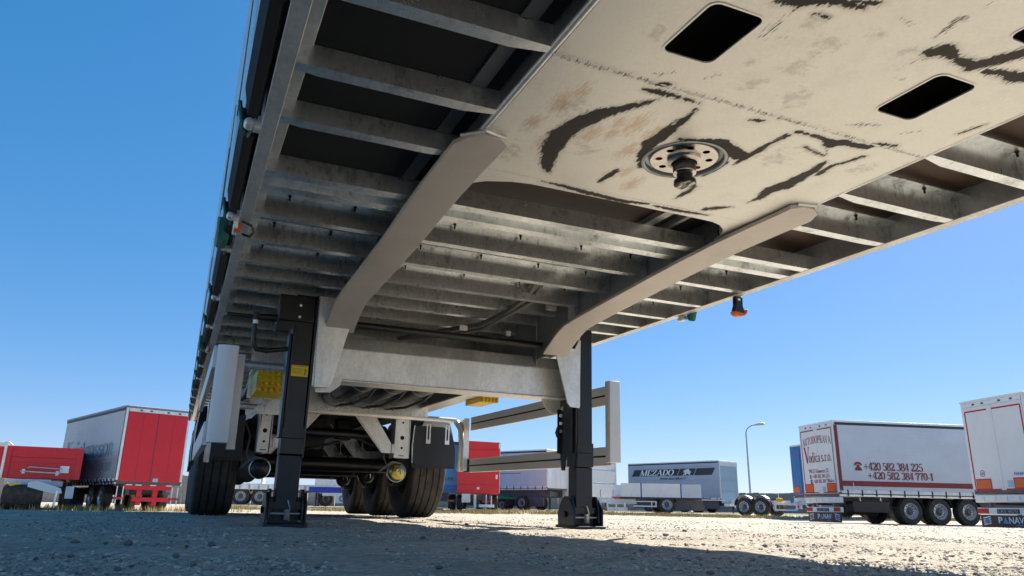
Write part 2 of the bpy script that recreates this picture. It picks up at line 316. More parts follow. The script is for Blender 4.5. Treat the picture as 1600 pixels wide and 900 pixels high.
# roman (serif) lettering drawn with a broad pen: strokes thick when upright, hairline when level
def _arc(cx, cy, rx, ry, a0, a1, n=14): return [(cx + rx * math.cos(R(a)), cy + ry * math.sin(R(a))) for a in np.linspace(a0, a1, n)]
def _st(x, y0, y1, b=True, t=True, w=1.0, s=0.13):
    o = [([(x, y0), (x, y1)], w)]
    if b: o.append(([(x - s, y0 + .02), (x + s, y0 + .02)], 1))
    if t: o.append(([(x - s, y1 - .02), (x + s, y1 - .02)], 1))
    return o
def _tk(x, s=0.11): return [([(x - s, .02), (x + s, .02)], 1)]
def _tp(x, s=0.11, y=.98): return [([(x - s, y), (x + s, y)], 1)]
_el = lambda cx, cy, rx, ry: [(_arc(cx, cy, rx, ry, 90, 450, 25), 1)]
GL = {
 'A': (.92, [([(.12, 0), (.46, 1)], .4), ([(.46, 1), (.80, 0)], 1), ([(.25, .34), (.66, .34)], 1)] + _tk(.12) + _tk(.80)),
 'U': (.88, [([(.2, 1), (.2, .34)] + _arc(.45, .34, .25, .32, 180, 360, 12), 1), ([(.70, .34), (.70, 1)], .5)] + _tp(.2) + _tp(.7)),
 'T': (.80, _st(.40, 0, 1, True, False) + [([(.06, .97), (.74, .97)], 1), ([(.06, .97), (.06, .76)], .4), ([(.74, .97), (.74, .76)], .4)]),
 'O': (.90, _el(.45, .5, .35, .48)), 'D': (.88, _st(.2, 0, 1) + [([(.2, .97), (.42, .97)] + _arc(.42, .5, .36, .47, 90, -90, 14) + [(.2, .03)], 1)]),
 'P': (.76, _st(.2, 0, 1) + [([(.2, .97), (.42, .97)] + _arc(.42, .71, .25, .26, 90, -90, 12) + [(.2, .45)], 1)]),
 'R': (.88, _st(.2, 0, 1) + [([(.2, .97), (.42, .97)] + _arc(.42, .72, .24, .25, 90, -90, 12) + [(.2, .47)], 1), ([(.44, .47), (.74, .02)], 1)] + _tk(.76, .09)),
 'V': (.90, [([(.12, 1), (.46, 0)], 1), ([(.46, 0), (.80, 1)], .4)] + _tp(.12) + _tp(.80)),
 'K': (.92, _st(.2, 0, 1) + [([(.72, 1), (.22, .42)], .4), ([(.38, .58), (.78, 0)], 1)] + _tk(.80) + _tp(.72)),
 'L': (.76, _st(.2, 0, 1) + [([(.2, .03), (.68, .03)], 1), ([(.68, .03), (.70, .28)], .4)]),
 'E': (.80, _st(.2, 0, 1) + [([(.2, .97), (.68, .97), (.68, .76)], 1), ([(.2, .5), (.52, .5)], 1), ([(.2, .03), (.70, .03), (.71, .26)], 1)]),
 'N': (.96, _st(.16, 0, 1, True, False, .4) + [([(.16, 1), (.78, 0)], 1)] + _st(.78, 0, 1, False, True, .4) + _tp(.14)),
 'S': (.68, [(_arc(.34, .73, .24, .25, 20, 250, 14) + _arc(.34, .27, .26, .25, 70, -160, 14), 1)]),
 'M': (1.1, _st(.14, 0, 1, True, False, .4) + [([(.16, 1), (.54, .02)], 1), ([(.54, .02), (.90, 1)], .4)] + _st(.92, 0, 1) + _tp(.14)),
 'Z': (.78, [([(.10, .74), (.10, .97), (.68, .97)], 1), ([(.68, .97), (.08, .03)], 1), ([(.08, .03), (.68, .03), (.70, .28)], 1)]),
 '0': (.64, _el(.32, .5, .25, .48)), '1': (.52, _st(.28, 0, 1, True, False) + [([(.08, .80), (.28, .97)], .8)]),
 '2': (.64, [(_arc(.31, .70, .23, .28, 170, -25, 14) + [(.10, .07)], 1), ([(.07, .06), (.56, .06), (.58, .22)], 2)]),
 '3': (.64, [(_arc(.30, .75, .21, .23, 160, -80, 12) + _arc(.30, .28, .25, .26, 80, -160, 14), 1)]),
 '4': (.66, _st(.46, 0, 1, True, False) + [([(.46, 1), (.05, .30)], .45), ([(.05, .28), (.62, .28)], 1.4)]),
 '5': (.62, [([(.52, .95), (.15, .95)], 2), ([(.15, .95), (.12, .52)], .45), (_arc(.30, .32, .26, .30, 130, -150, 16), 1)]),
 '6': (.64, [(_arc(.33, .31, .25, .29, 90, 450, 22), 1), ([(.09, .34)] + _arc(.52, .36, .43, .60, 175, 100, 8), .9)]),
 '7': (.62, [([(.06, .74), (.08, .94), (.57, .94)], 1.8), ([(.57, .94), (.34, .45), (.27, 0)], 1)]),
 '8': (.64, _el(.32, .745, .20, .23) + _el(.32, .26, .25, .26)),
 '9': (.64, [(_arc(.31, .69, .25, .29, 90, 450, 22), 1), ([(.55, .66)] + _arc(.12, .64, .43, .60, -5, -80, 8), .9)]),
 '+': (.72, [([(.34, .12), (.34, .78)], .55), ([(.06, .45), (.62, .45)], 1.6)]), '-': (.44, [([(.07, .36), (.37, .36)], 2)]), '.': (.28, [([(.14, -.01), (.14, .14)], 1)]), ' ': (.34, []),
 '/': (.42, [([(.02, -.1), (.38, 1.05)], .45)]),
 'o': (.62, _el(.31, .31, .23, .31)), 'e': (.58, [([(.10, .34), (.50, .34)] + _arc(.30, .31, .21, .31, 8, 318, 20), 1)]), 'c': (.56, [(_arc(.31, .31, .22, .31, 42, 318, 18), 1)]),
 'd': (.70, _el(.30, .31, .22, .31) + _st(.52, 0, 1.02, False, False) + [([(.38, 1.0), (.52, 1.0)], 1)] + _tk(.58, .08)),
 'i': (.36, _st(.18, 0, .62, True, False, 1, .11) + [([(.06, .60), (.18, .60)], 1), ([(.18, .80), (.18, .95)], 1)]), 'l': (.36, _st(.18, 0, 1.02, True, False, 1, .11) + [([(.06, 1.0), (.18, 1.0)], 1)]),
 'a': (.60, [(_arc(.28, .44, .20, .18, 160, 0, 10) + [(.48, .06), (.58, .03)], 1), (_arc(.27, .17, .19, .17, 60, 330, 14), .9)]),
 's': (.50, [(_arc(.25, .46, .17, .15, 20, 250, 12) + _arc(.25, .16, .19, .16, 75, -160, 12), 1)]),
 'r': (.50, _st(.17, 0, .62, True, False, 1, .12) + [([(.05, .60), (.17, .60)], 1), ([(.17, .42)] + _arc(.36, .42, .15, .19, 150, 30, 8), .9)]),
 't': (.42, [([(.18, .88), (.18, .14)] + _arc(.30, .14, .12, .13, 180, 320, 8), 1), ([(.04, .60), (.38, .60)], 1)]),
 'n': (.68, _st(.17, 0, .62, True, False, 1, .11) + [([(.05, .60), (.17, .60)], 1), ([(.17, .44)] + _arc(.34, .44, .16, .18, 160, 0, 10) + [(.50, .02)], 1)] + _tk(.50)),
 'm': (.98, _st(.17, 0, .62, True, False, 1, .11) + [([(.17, .44)] + _arc(.32, .44, .15, .18, 160, 0, 8) + [(.47, .02)], 1), ([(.47, .44)] + _arc(.62, .44, .15, .18, 160, 0, 8) + [(.77, .02)], 1)] + _tk(.47) + _tk(.77)),
 'w': (.86, [([(.08, .62), (.24, 0)], 1), ([(.24, 0), (.42, .62)], .4), ([(.42, .62), (.60, 0)], 1), ([(.60, 0), (.76, .62)], .4)] + _tp(.08, .09, .60) + _tp(.78, .09, .60)),
 'v': (.60, [([(.08, .62), (.29, 0)], 1), ([(.29, 0), (.50, .62)], .4)] + _tp(.08, .09, .60) + _tp(.50, .09, .60)), 'z': (.52, [([(.08, .60), (.44, .60)], 1), ([(.44, .60), (.08, .03)], .8), ([(.08, .03), (.46, .03)], 1)]),
}
def roman(name, s, material, parent, org, right, up, w, h, arc=0.0, shear=0.0, thick=0.085, nrm=None):
    """letters of cap height h filling the width w; each stroke lies a hair proud of the one before"""
    org, right, up = Vector(org), Vector(right), Vector(up); nrm = right.cross(up) if nrm is None else Vector(nrm)
    tot = sum(GL[c][0] for c in s); sx = w / tot; mb = MB(); pen = 0.0; k = 0
    for c in s:
        adv, strokes = GL[c]
        for pts, wt in strokes:
            k += 1; off = nrm * (0.0012 * (k % 5)); P = [Vector((pen + x, y)) for x, y in pts]; n = len(P); o = len(mb.v)
            for i, p in enumerate(P):
                d = (P[min(i + 1, n - 1)] - P[max(i - 1, 0)]).normalized(); nx, ny = -d.y, d.x
                hw = math.hypot(thick * nx, 0.030 * ny) * wt
                if i in (0, n - 1) and abs(d.y) > 0.5: hw = hw
                for sgn in (1, -1):
                    q = p + Vector((nx, ny)) * (hw * sgn); u = q.x / tot
                    mb.v.append(tuple(org + right * (q.x * sx + shear * q.y * h) + up * (q.y * h + arc * (1 - (2 * u - 1) ** 2)) + off))
            for i in range(n - 1): mb.f.append((o + 2 * i, o + 2 * i + 1, o + 2 * i + 3, o + 2 * i + 2))
        pen += adv
    return link(name, mb.mesh(name, M[material], smooth=0, fix=False), parent)

# ------------------------------------------------------------------ ground
CX, CY = -1.37, -1.80
def gz(x, y):
    d = np.hypot(np.asarray(x, float) - CX, np.asarray(y, float) - CY)
    def ss(a, b, t): t = np.clip((t - a) / (b - a), 0, 1); return t * t * (3 - 2 * t)
    return -0.24 * ss(9, 24, d) * (1 - ss(39, 50, d)) + 0.03 * ss(44, 60, d)
def gzf(x, y): return float(gz(x, y))
def build_ground():
    radii = np.concatenate([[0.0], np.geomspace(0.35, 30, 250), np.geomspace(31, 1500, 60)]); A = 420
    th = np.arange(A) * 2 * math.pi / A
    X = CX + radii[1:, None] * np.sin(th); Y = CY + radii[1:, None] * np.cos(th)
    from mathutils import noise as mn
    Z = gz(X, Y)
    flat = np.stack([X.ravel(), Y.ravel()], 1); H = np.zeros(len(flat)); rr = np.repeat(radii[1:], A)
    for i in np.nonzero(rr < 26)[0]:
        x, y = flat[i]
        H[i] = 0.009 * mn.noise((x * 1.6, y * 1.6, 0.3)) + 0.007 * mn.noise((x * 6, y * 6, 1.3)) + 0.005 * mn.noise((x * 19, y * 19, 2.7))
    H = H - 0.004; Z = Z.ravel() + H
    v = np.concatenate([[[CX, CY, -0.004]], np.column_stack([flat, Z])])
    nr = len(radii) - 1; i = np.arange(nr - 1)[:, None]; j = np.arange(A)[None, :]; j2 = (j + 1) % A
    q = np.stack([1 + i * A + j, 1 + i * A + j2, 1 + (i + 1) * A + j2, 1 + (i + 1) * A + j], -1).reshape(-1, 4)
    tri = np.stack([np.zeros(A, int), 1 + (np.arange(A) + 1) % A, 1 + np.arange(A)], -1)
    me = bpy.data.meshes.new('ground'); me.vertices.add(len(v)); me.vertices.foreach_set('co', v.ravel())
    lv = np.concatenate([q[:, ::-1].ravel(), tri[:, ::-1].ravel()]); tot = np.concatenate([np.full(len(q), 4), np.full(len(tri), 3)])
    me.loops.add(len(lv)); me.loops.foreach_set('vertex_index', lv.astype(np.int32)); me.polygons.add(len(tot))
    st = np.concatenate([[0], np.cumsum(tot)[:-1]]); me.polygons.foreach_set('loop_start', st.astype(np.int32)); me.polygons.foreach_set('loop_total', tot.astype(np.int32))
    me.polygons.foreach_set('use_smooth', np.ones(len(tot), bool)); me.update(calc_edges=True); me.validate()
    me.materials.append(M['ground']); o = link('ground', me); o['kind'] = 'structure'
    if me.polygons[0].normal.z < 0: me.flip_normals()
build_ground()
def field():
    A = 160; rad = [58, 75, 120, 300, 1480]; v = []; f = []
    for r in rad:
        for j in range(A): a = 2 * math.pi * j / A; x, y = CX + r * math.sin(a), CY + r * math.cos(a); v.append((x, y, 0.035 + (0.0 if r < 60 else 0.06)))
    for i in range(len(rad) - 1):
        for j in range(A): f.append((i * A + j, (i + 1) * A + j, (i + 1) * A + (j + 1) % A, i * A + (j + 1) % A))
    mb = MB(); mb.v = v; mb.f = f; o = mb.build('field', 'field', None); o['kind'] = 'structure'
field()
def ico():
    bm = bmesh.new(); bmesh.ops.create_icosphere(bm, subdivisions=1, radius=1.0)
    v = np.array([x.co[:] for x in bm.verts]); f = np.array([[x.index for x in p.verts] for p in bm.faces]); bm.free(); return v, f
def raw_mesh(name, v, tris, material, smooth=False):
    me = bpy.data.meshes.new(name); me.vertices.add(len(v)); me.vertices.foreach_set('co', v.ravel()); k = tris.shape[1]
    me.loops.add(tris.size); me.loops.foreach_set('vertex_index', tris.ravel().astype(np.int32)); me.polygons.add(len(tris))
    me.polygons.foreach_set('loop_start', (np.arange(len(tris)) * k).astype(np.int32)); me.polygons.foreach_set('loop_total', np.full(len(tris), k, np.int32))
    me.polygons.foreach_set('use_smooth', np.full(len(tris), smooth)); me.update(calc_edges=True); me.materials.append(material); return me
def pebbles():
    V, F = ico(); vs = []; fs = []; off = 0
    for r0, r1, cnt, smin, smax in ((0.8, 2.2, 24000, 0.0012, 0.0055), (2.2, 5.5, 26000, 0.0018, 0.0075), (5.5, 14, 20000, 0.0028, 0.011), (14, 32, 6000, 0.005, 0.016)):
        r = np.sqrt(RNG.uniform(r0 ** 2, r1 ** 2, cnt)); a = R(23.5) + RNG.uniform(-R(62), R(62), cnt)
        x = CX + r * np.sin(a); y = CY + r * np.cos(a); s = smin + (smax - smin) * RNG.random(cnt) ** 3.4
        P = V[None] * (1 + RNG.uniform(-0.32, 0.32, (cnt, len(V), 1)))
        P = P * np.stack([RNG.uniform(0.8, 1.5, cnt), RNG.uniform(0.7, 1.2, cnt), RNG.uniform(0.35, 0.75, cnt)], 1)[:, None] * s[:, None, None]
        t = RNG.uniform(0, 6.28, cnt); c, n = np.cos(t)[:, None], np.sin(t)[:, None]
        Q = P.copy(); Q[..., 0] = P[..., 0] * c - P[..., 1] * n; Q[..., 1] = P[..., 0] * n + P[..., 1] * c
        Q[..., 0] += x[:, None]; Q[..., 1] += y[:, None]; Q[..., 2] += (gz(x, y) - 0.004 + s * 0.22)[:, None]
        vs.append(Q.reshape(-1, 3)); fs.append((F[None] + (np.arange(cnt) * len(V))[:, None, None]).reshape(-1, 3) + off); off += cnt * len(V)
    o = link('gravel', raw_mesh('gravel', np.concatenate(vs), np.concatenate(fs), M['pebble'])); o['kind'] = 'stuff'; o['label'] = 'loose grey and tan gravel over the yard'
pebbles()

# ------------------------------------------------------------------ the near semi-trailer (own frame: x right, y to the rear, z up, z = 0 at the king-pin plate)
MT = Matrix(((1, 0, 0, 0), (0, 0.999825, -0.018697, -0.0225), (0, 0.018697, 0.999825, 1.20304), (0, 0, 0, 1)))
TR = thing('semi_trailer', 'long galvanised semi-trailer seen from underneath, propped on its black landing legs', 'semi-trailer', MT)
def zg(y): return -1.2033 - 0.0187 * y          # ground in this frame
ROD, ROE = -1.278, 1.288                          # outer faces of the two side rails
Y0, Y1 = -1.62, 12.0
# floor above everything
B('floor_board', 'ply', TR, -1.27, 1.28, Y0, Y1, 0.128, 0.155)
# load box above
B('front_wall', 'white', TR, -1.28, 1.29, Y0 - 0.06, Y0, -0.0, 2.78)
B('roof', 'white', TR, -1.28, 1.29, Y0 - 0.06, Y1, 2.72, 2.80)
B('rear_doors', 'white', TR, -1.28, 1.29, Y1, Y1 + 0.06, 0.0, 2.78)
mb = MB(); yy = np.linspace(Y0, Y1, 46); zz = [0.10, 0.14, 0.6, 1.3, 2.0, 2.72]
def curtain_sheet(x0, sgn):
    vs = []
    for iy, y in enumerate(yy):
        for iz, z in enumerate(zz):
            vs.append((x0 + sgn * (0.022 * math.sin(math.pi * (z - 0.1) / 2.7) + 0.006 * math.sin(y * 5.1 + z)), y, z))
    nz_ = len(zz); fs = [(i * nz_ + j, (i + 1) * nz_ + j, (i + 1) * nz_ + j + 1, i * nz_ + j + 1) for i in range(len(yy) - 1) for j in range(nz_ - 1)]
    o = len(vs); vs2 = [(v[0] - sgn * 0.018, v[1], v[2]) for v in vs]
    fs2 = [tuple(i + o for i in f[::-1]) for f in fs]
    rim = [(i * nz_, o + i * nz_, o + (i + 1) * nz_, (i + 1) * nz_) for i in range(len(yy) - 1)]
    return MB().add(vs + vs2, fs + fs2 + rim)
curtain_sheet(-1.325, -1).build('curtain', 'curtain_near', TR); curtain_sheet(1.325, 1).build('curtain', 'curtain_near', TR)
# hem flaps between the buckles on the left, straps and buckles
hooks_l = [0.40, 1.27, 1.72, 2.74, 3.62, 4.60, 5.5, 6.4, 7.3, 8.2, 9.1, 10.0]
hem_edges = [Y0] + hooks_l + [Y1]
for a, b in zip(hem_edges[:-1], hem_edges[1:]):
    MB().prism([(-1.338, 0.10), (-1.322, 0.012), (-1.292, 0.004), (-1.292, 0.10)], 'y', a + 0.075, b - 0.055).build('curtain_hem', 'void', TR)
for k, y in enumerate(hooks_l):
    h = part('tension_buckle', TR, (-1.30, y, 0.0))
    MB().lathe([(0.0, -0.022), (0.011, -0.022), (0.016, -0.010), (0.016, 0.014), (0.0, 0.014)], (-0.012, 0.0, 0.012), 'y', 14).box(0.0, 0.022, -0.018, 0.016, -0.006, 0.035).build('buckle_roller', 'galv_bright', h)
    MB().box(-0.0505, -0.0475, -0.022, 0.022, 0.04, 0.5).build('tension_strap', 'teal', h)
    MB().tube([(-0.046, 0.035, 0.10), (-0.03, 0.05, 0.02), (-0.012, 0.055, -0.004), (0.004, 0.04, 0.03)], 0.007, 6).build('strap_hook', 'teal', h)
    if k in (2, 5, 8): MB().tube([(-0.028, 0.0, 0.09), (-0.03, -0.06, 0.01), (-0.028, -0.20, 0.004), (-0.03, -0.24, 0.07)], 0.028, 8).build('strap_loop', 'teal', h)
for y in (1.765,):
    h = part('tension_buckle', TR, (1.30, y, -0.02))
    MB().lathe([(0.0, -0.03), (0.014, -0.03), (0.02, 0.0), (0.014, 0.03), (0.0, 0.03)], (-0.015, 0, 0.006), 'y', 14).build('buckle_roller', 'galv_bright', h); MB().tube([(0.02, -0.03, 0.05), (0.012, -0.05, 0.0), (0.0, -0.075, -0.01), (-0.005, -0.1, 0.04)], 0.022, 8).build('strap_loop', 'teal', h)
    MB().box(0.03, 0.037, -0.028, 0.028, 0.06, 0.75).build('tension_strap', 'teal', h)
# side rails: C-section, flange turned inwards
for s, xo in ((1, ROD), (-1, ROE)):
    w = 0.045 if s > 0 else 0.05
    pr = [(xo, 0), (xo + s * w, 0), (xo + s * w, 0.005), (xo + s * 0.007, 0.005), (xo + s * 0.007, 0.060), (xo + s * 0.085, 0.060), (xo + s * 0.085, 0.066), (xo + s * 0.007, 0.066), (xo + s * 0.007, 0.125), (xo, 0.125)]
    if s < 0: pr = [(xo, 0), (xo + s * w, 0), (xo + s * w, 0.005), (xo + s * 0.007, 0.005), (xo + s * 0.007, 0.125), (xo, 0.125)]
    MB().prism(pr, 'y', Y0, Y1).build('side_rail', 'galv_dull', TR, 0.0015)
# crossmembers: Z-section, bottom flange to the rear, top flange to the front
def zmember(x0, x1, y, top=True, zt=0.096, taper=True):
    prof = [(y, 0.002), (y + 0.046, 0.002), (y + 0.046, 0.007), (y + 0.006, 0.009), (y + 0.006, zt)]
    prof += [(y - 0.046, zt), (y - 0.046, zt - 0.005), (y, zt - 0.006)] if top else [(y, zt)]
    mb = MB(); k = len(prof); xs = [x0, x0 + 0.10, x1 - 0.10, x1] if taper else [x0, x1]
    for xi, x in enumerate(xs):
        end = taper and xi in (0, len(xs) - 1)
        for (a, b) in prof:
            if end and a > y + 0.02: a = y + 0.026
            mb.v.append((x, a, b))
    for s in range(len(xs) - 1):
        for i in range(k): mb.f.append((s * k + i, s * k + (i + 1) % k, (s + 1) * k + (i + 1) % k, (s + 1) * k + i))
    mb.f.append(tuple(range(k - 1, -1, -1))); mb.f.append(tuple(range((len(xs) - 1) * k, len(xs) * k)))
    return mb
BOLT = MB().lathe([(0.0, -0.022), (0.0042, -0.022), (0.0042, -0.006), (0.0075, -0.006), (0.0075, 0.0), (0.0, 0.0)], (0, 0, 0), 'z', 6).mesh('bolt', M['dgrease'], 0)
def bolts(par, xs, y, z):
    for x in xs:
        b = bpy.data.objects.new('bolt', BOLT); COL.objects.link(b); b.parent = par; b.location = (x, y - 0.024, z)
WL, WR = -0.660, 0.660        # side walls of the king-pin box
for y in (-1.40, -1.06, -0.72, -0.375, -0.028, 0.288):
    zmember(ROD + 0.008, WL - 0.004, y, False, 0.066).build('crossmember', 'galv', TR)
    c = zmember(WR + 0.004, ROE - 0.008, y).build('crossmember', 'galv', TR); bolts(c, [WR + 0.11, WR + 0.40], y, 0.091)
# dark boards closing the three front bays on the left
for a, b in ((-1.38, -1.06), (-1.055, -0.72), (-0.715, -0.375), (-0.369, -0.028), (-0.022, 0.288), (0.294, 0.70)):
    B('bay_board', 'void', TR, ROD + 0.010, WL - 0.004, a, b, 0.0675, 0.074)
    B('wall_strip', 'cargrey', TR, WL - 0.095, WL - 0.05, a + 0.004, b - 0.004, 0.060, 0.0665)
ys = [1.16, 1.515, 1.862, 2.14, 2.41, 2.75, 3.1, 3.45, 3.8, 4.15, 4.5, 4.85, 5.2, 5.55, 5.9, 6.25, 6.6, 6.95, 7.3, 7.65, 8.0, 8.35, 8.7, 9.05, 9.4, 9.75, 10.1, 10.45, 10.8, 11.15, 11.5, 11.85]
# hat-shaped member behind the plate: two flanges with a recessed strip
hat = [(0.705, 0.002), (0.755, 0.002), (0.755, 0.032), (0.838, 0.032), (0.838, 0.002), (0.895, 0.002), (0.895, 0.007), (0.844, 0.007), (0.844, 0.038), (0.749, 0.038), (0.749, 0.008), (0.711, 0.008), (0.711, 0.068), (0.705, 0.068)]
for x0, x1 in ((ROD + 0.008, -0.652), (-0.636, 0.630), (0.648, ROE - 0.008)):
    MB().prism(hat, 'x', x0, x1).build('crossmember', 'galv', TR)
for y in ys:
    for x0, x1, bx in ((ROD + 0.008, -0.652, (-1.12, -0.86)), (-0.636, 0.630, (-0.42, -0.10, 0.22, 0.5)), (0.648, ROE - 0.008, (0.86, 1.10))):
        c = zmember(x0, x1, y, taper=x0 != -0.636).build('crossmember', 'galv', TR)
        if y < 5: bolts(c, [q + 0.03 * math.sin(7 * y + q) for q in bx], y, 0.091)
B('floor_stringer', 'galv_dull', TR, 0.36, 0.40, 0.4, 6.0, 0.098, 0.126); B('floor_stringer', 'galv_dull', TR, 0.47, 0.49, 0.4, 6.0, 0.098, 0.126)
# ---- king-pin box: side walls and skid plate with its holes
for x in (WL, WR):
    s = -1 if x < 0 else 1
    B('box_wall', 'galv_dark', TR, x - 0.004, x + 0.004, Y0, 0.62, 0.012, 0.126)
    MB().tube([(x, Y0, 0.008), (x, 0.34, 0.008)], 0.0105, 10).build('plate_bend', 'galv_bright', TR)
HOLES = [(-0.351, -0.585, 0.075, 0.104), (0.345, -0.602, 0.072, 0.105), (0.345, -0.985, 0.075, 0.110), (-0.351, -0.985, 0.075, 0.110)]
STAINS = [
 (1,[(-0.295, -0.28, 0.004), (-0.348, -0.207, 0.015), (-0.395, -0.148, 0.026), (-0.426, -0.069, 0.033), (-0.439, 0.018, 0.035), (-0.424, 0.112, 0.031), (-0.388, 0.219, 0.021), (-0.354, 0.278, 0.007)]),
 (1,[(-0.357, -0.311, 0.003), (-0.318, -0.314, 0.01), (-0.265, -0.318, 0.005), (-0.179, -0.314, 0.002)]),
 (0,[(-0.167, -0.284, 0.005), (-0.162, -0.212, 0.011), (-0.161, -0.134, 0.02), (-0.166, -0.061, 0.023), (-0.147, 0.019, 0.015), (-0.098, 0.107, 0.007)]),
 (0,[(-0.1, -0.115, 0.007), (-0.062, -0.128, 0.007), (-0.02, -0.144, 0.013), (0.022, -0.152, 0.024), (0.072, -0.129, 0.029), (0.133, -0.109, 0.03), (0.158, -0.102, 0.015)]),
 (0,[(0.158, -0.095, 0.015), (0.162, -0.192, 0.009), (0.171, -0.281, 0.007)]),
 (0,[(0.158, -0.102, 0.012), (0.162, -0.046, 0.002)]),
 (0,[(0.112, -0.079, 0.006), (0.135, -0.037, 0.005), (0.139, 0.017, 0.004), (0.129, 0.072, 0.003), (0.107, 0.092, 0.002)]),
 (0,[(0.175, -0.309, 0.006), (0.225, -0.312, 0.006), (0.291, -0.31, 0.009), (0.332, -0.295, 0.024), (0.35, -0.316, 0.016), (0.399, -0.319, 0.015), (0.442, -0.328, 0.015), (0.459, -0.361, 0.006), (0.514, -0.371, 0.004)]),
 (1,[(0.271, -0.246, 0.002), (0.343, -0.227, 0.005), (0.371, -0.225, 0.003)]),
 (2,[(0.297, -0.301, 0.007), (0.372, -0.235, 0.008)]),
 (0,[(0.41, -0.193, 0.006), (0.428, -0.122, 0.018), (0.43, -0.063, 0.022), (0.429, 0.011, 0.033), (0.415, 0.057, 0.027), (0.43, 0.14, 0.011), (0.421, 0.192, 0.002)]),
 (1,[(0.487, -0.273, 0.005), (0.473, -0.227, 0.006), (0.453, -0.179, 0.006), (0.461, -0.11, 0.008)]),
 (0,[(0.167, 0.151, 0.003), (0.166, 0.211, 0.014), (0.167, 0.278, 0.002)]),
 (0,[(-0.155, 0.155, 0.005), (-0.157, 0.205, 0.013), (-0.159, 0.275, 0.002)]),
 (1,[(0.328, 0.311, 0.012), (0.357, 0.282, 0.013), (0.399, 0.246, 0.002)]),
 (0,[(-0.34, 0.358, 0.001), (-0.252, 0.364, 0.01), (-0.161, 0.375, 0.016), (-0.049, 0.385, 0.014), (0.014, 0.387, 0.014), (0.103, 0.366, 0.007)]),
 (0,[(0.139, 0.372, 0.006), (0.234, 0.373, 0.013), (0.372, 0.358, 0.005)]),
 (1,[(-0.3, -0.748, 0.007), (-0.249, -0.769, 0.013), (-0.211, -0.793, 0.012), (-0.169, -0.806, 0.009), (-0.115, -0.81, 0.005)]),
 (1,[(-0.157, -0.816, 0.004), (-0.087, -0.841, 0.001)]),
 (2,[(-0.25, -0.742, 0.005), (-0.245, -0.695, 0.011), (-0.242, -0.635, 0.011)]),
 (2,[(-0.215, -0.644, 0.003), (-0.186, -0.651, 0.002)]),
 (0,[(-0.194, -0.751, 0.002), (-0.16, -0.752, 0.002)]),
 (2,[(0.113, -0.884, 0.013), (0.116, -0.845, 0.014), (0.127, -0.805, 0.009)]),
 (3,[(-0.016, -0.821, 0.008), (0.025, -0.813, 0.017), (0.045, -0.827, 0.006)]),
 (1,[(0.168, -0.755, 0.015), (0.19, -0.775, 0.027), (0.219, -0.775, 0.012), (0.26, -0.763, 0.01), (0.317, -0.762, 0.02), (0.339, -0.801, 0.019), (0.368, -0.852, 0.022), (0.393, -0.904, 0.025)]),
 (1,[(0.364, -0.759, 0.007), (0.413, -0.775, 0.013), (0.461, -0.774, 0.021), (0.499, -0.807, 0.027)]),
 (3,[(0.162, -0.668, 0.006), (0.174, -0.724, 0.014), (0.211, -0.753, 0.009)]),
 (2,[(0.194, -0.639, 0.005), (0.216, -0.644, 0.007)]),
 (0,[(0.009, -0.303, 0.002), (0.029, -0.312, 0.009), (0.048, -0.319, 0.003)]),
 (2,[(0.266, -0.401, 0.004), (0.312, -0.421, 0.015), (0.354, -0.439, 0.012)]),
 (2,[(0.449, -0.423, 0.004), (0.474, -0.449, 0.009), (0.494, -0.468, 0.005)]),
 (1,[(0.608, -0.509, 0.002), (0.613, -0.529, 0.004), (0.624, -0.576, 0.001)]),
 (2,[(-0.388, -0.385, 0.004), (-0.361, -0.393, 0.01), (-0.336, -0.412, 0.006)]),
 (2,[(-0.243, -0.425, 0.006), (-0.23, -0.452, 0.01)]),
 (0,[(-0.362, -0.346, 0.002), (-0.319, -0.359, 0.007), (-0.309, -0.362, 0.003)]),
 (3,[(0.112, -0.916, 0.005), (0.122, -0.94, 0.008), (0.133, -0.966, 0.005)]),
]
SMEARS = [(-0.081, -0.666, 0.038), (-0.067, -0.571, 0.035), (-0.01, -0.759, 0.025), (0.111, -0.732, 0.024), (0.039, -0.455, 0.046), (-0.195, -0.528, 0.015), (-0.178, -0.727, 0.027), (-0.472, -0.537, 0.025), (-0.494, -0.135, 0.047), (-0.315, 0.078, 0.033), (0.112, -0.867, 0.017), (0.30, -0.78, 0.03), (-0.12, -0.46, 0.03), (-0.54, 0.2, 0.05), (0.55, -0.2, 0.04), (0.25, -0.15, 0.05)]
RUST = [(-0.528, -0.154, 0.032), (-0.321, -0.121, 0.02), (-0.303, -0.049, 0.02), (-0.269, -0.134, 0.035), (-0.19, -0.106, 0.03), (-0.047, 0.237, 0.031), (-0.5, -0.225, 0.024), (-0.548, -0.008, 0.027), (-0.36, -0.02, 0.03), (-0.20, 0.02, 0.03), (-0.12, 0.16, 0.02), (-0.46, 0.08, 0.03)]
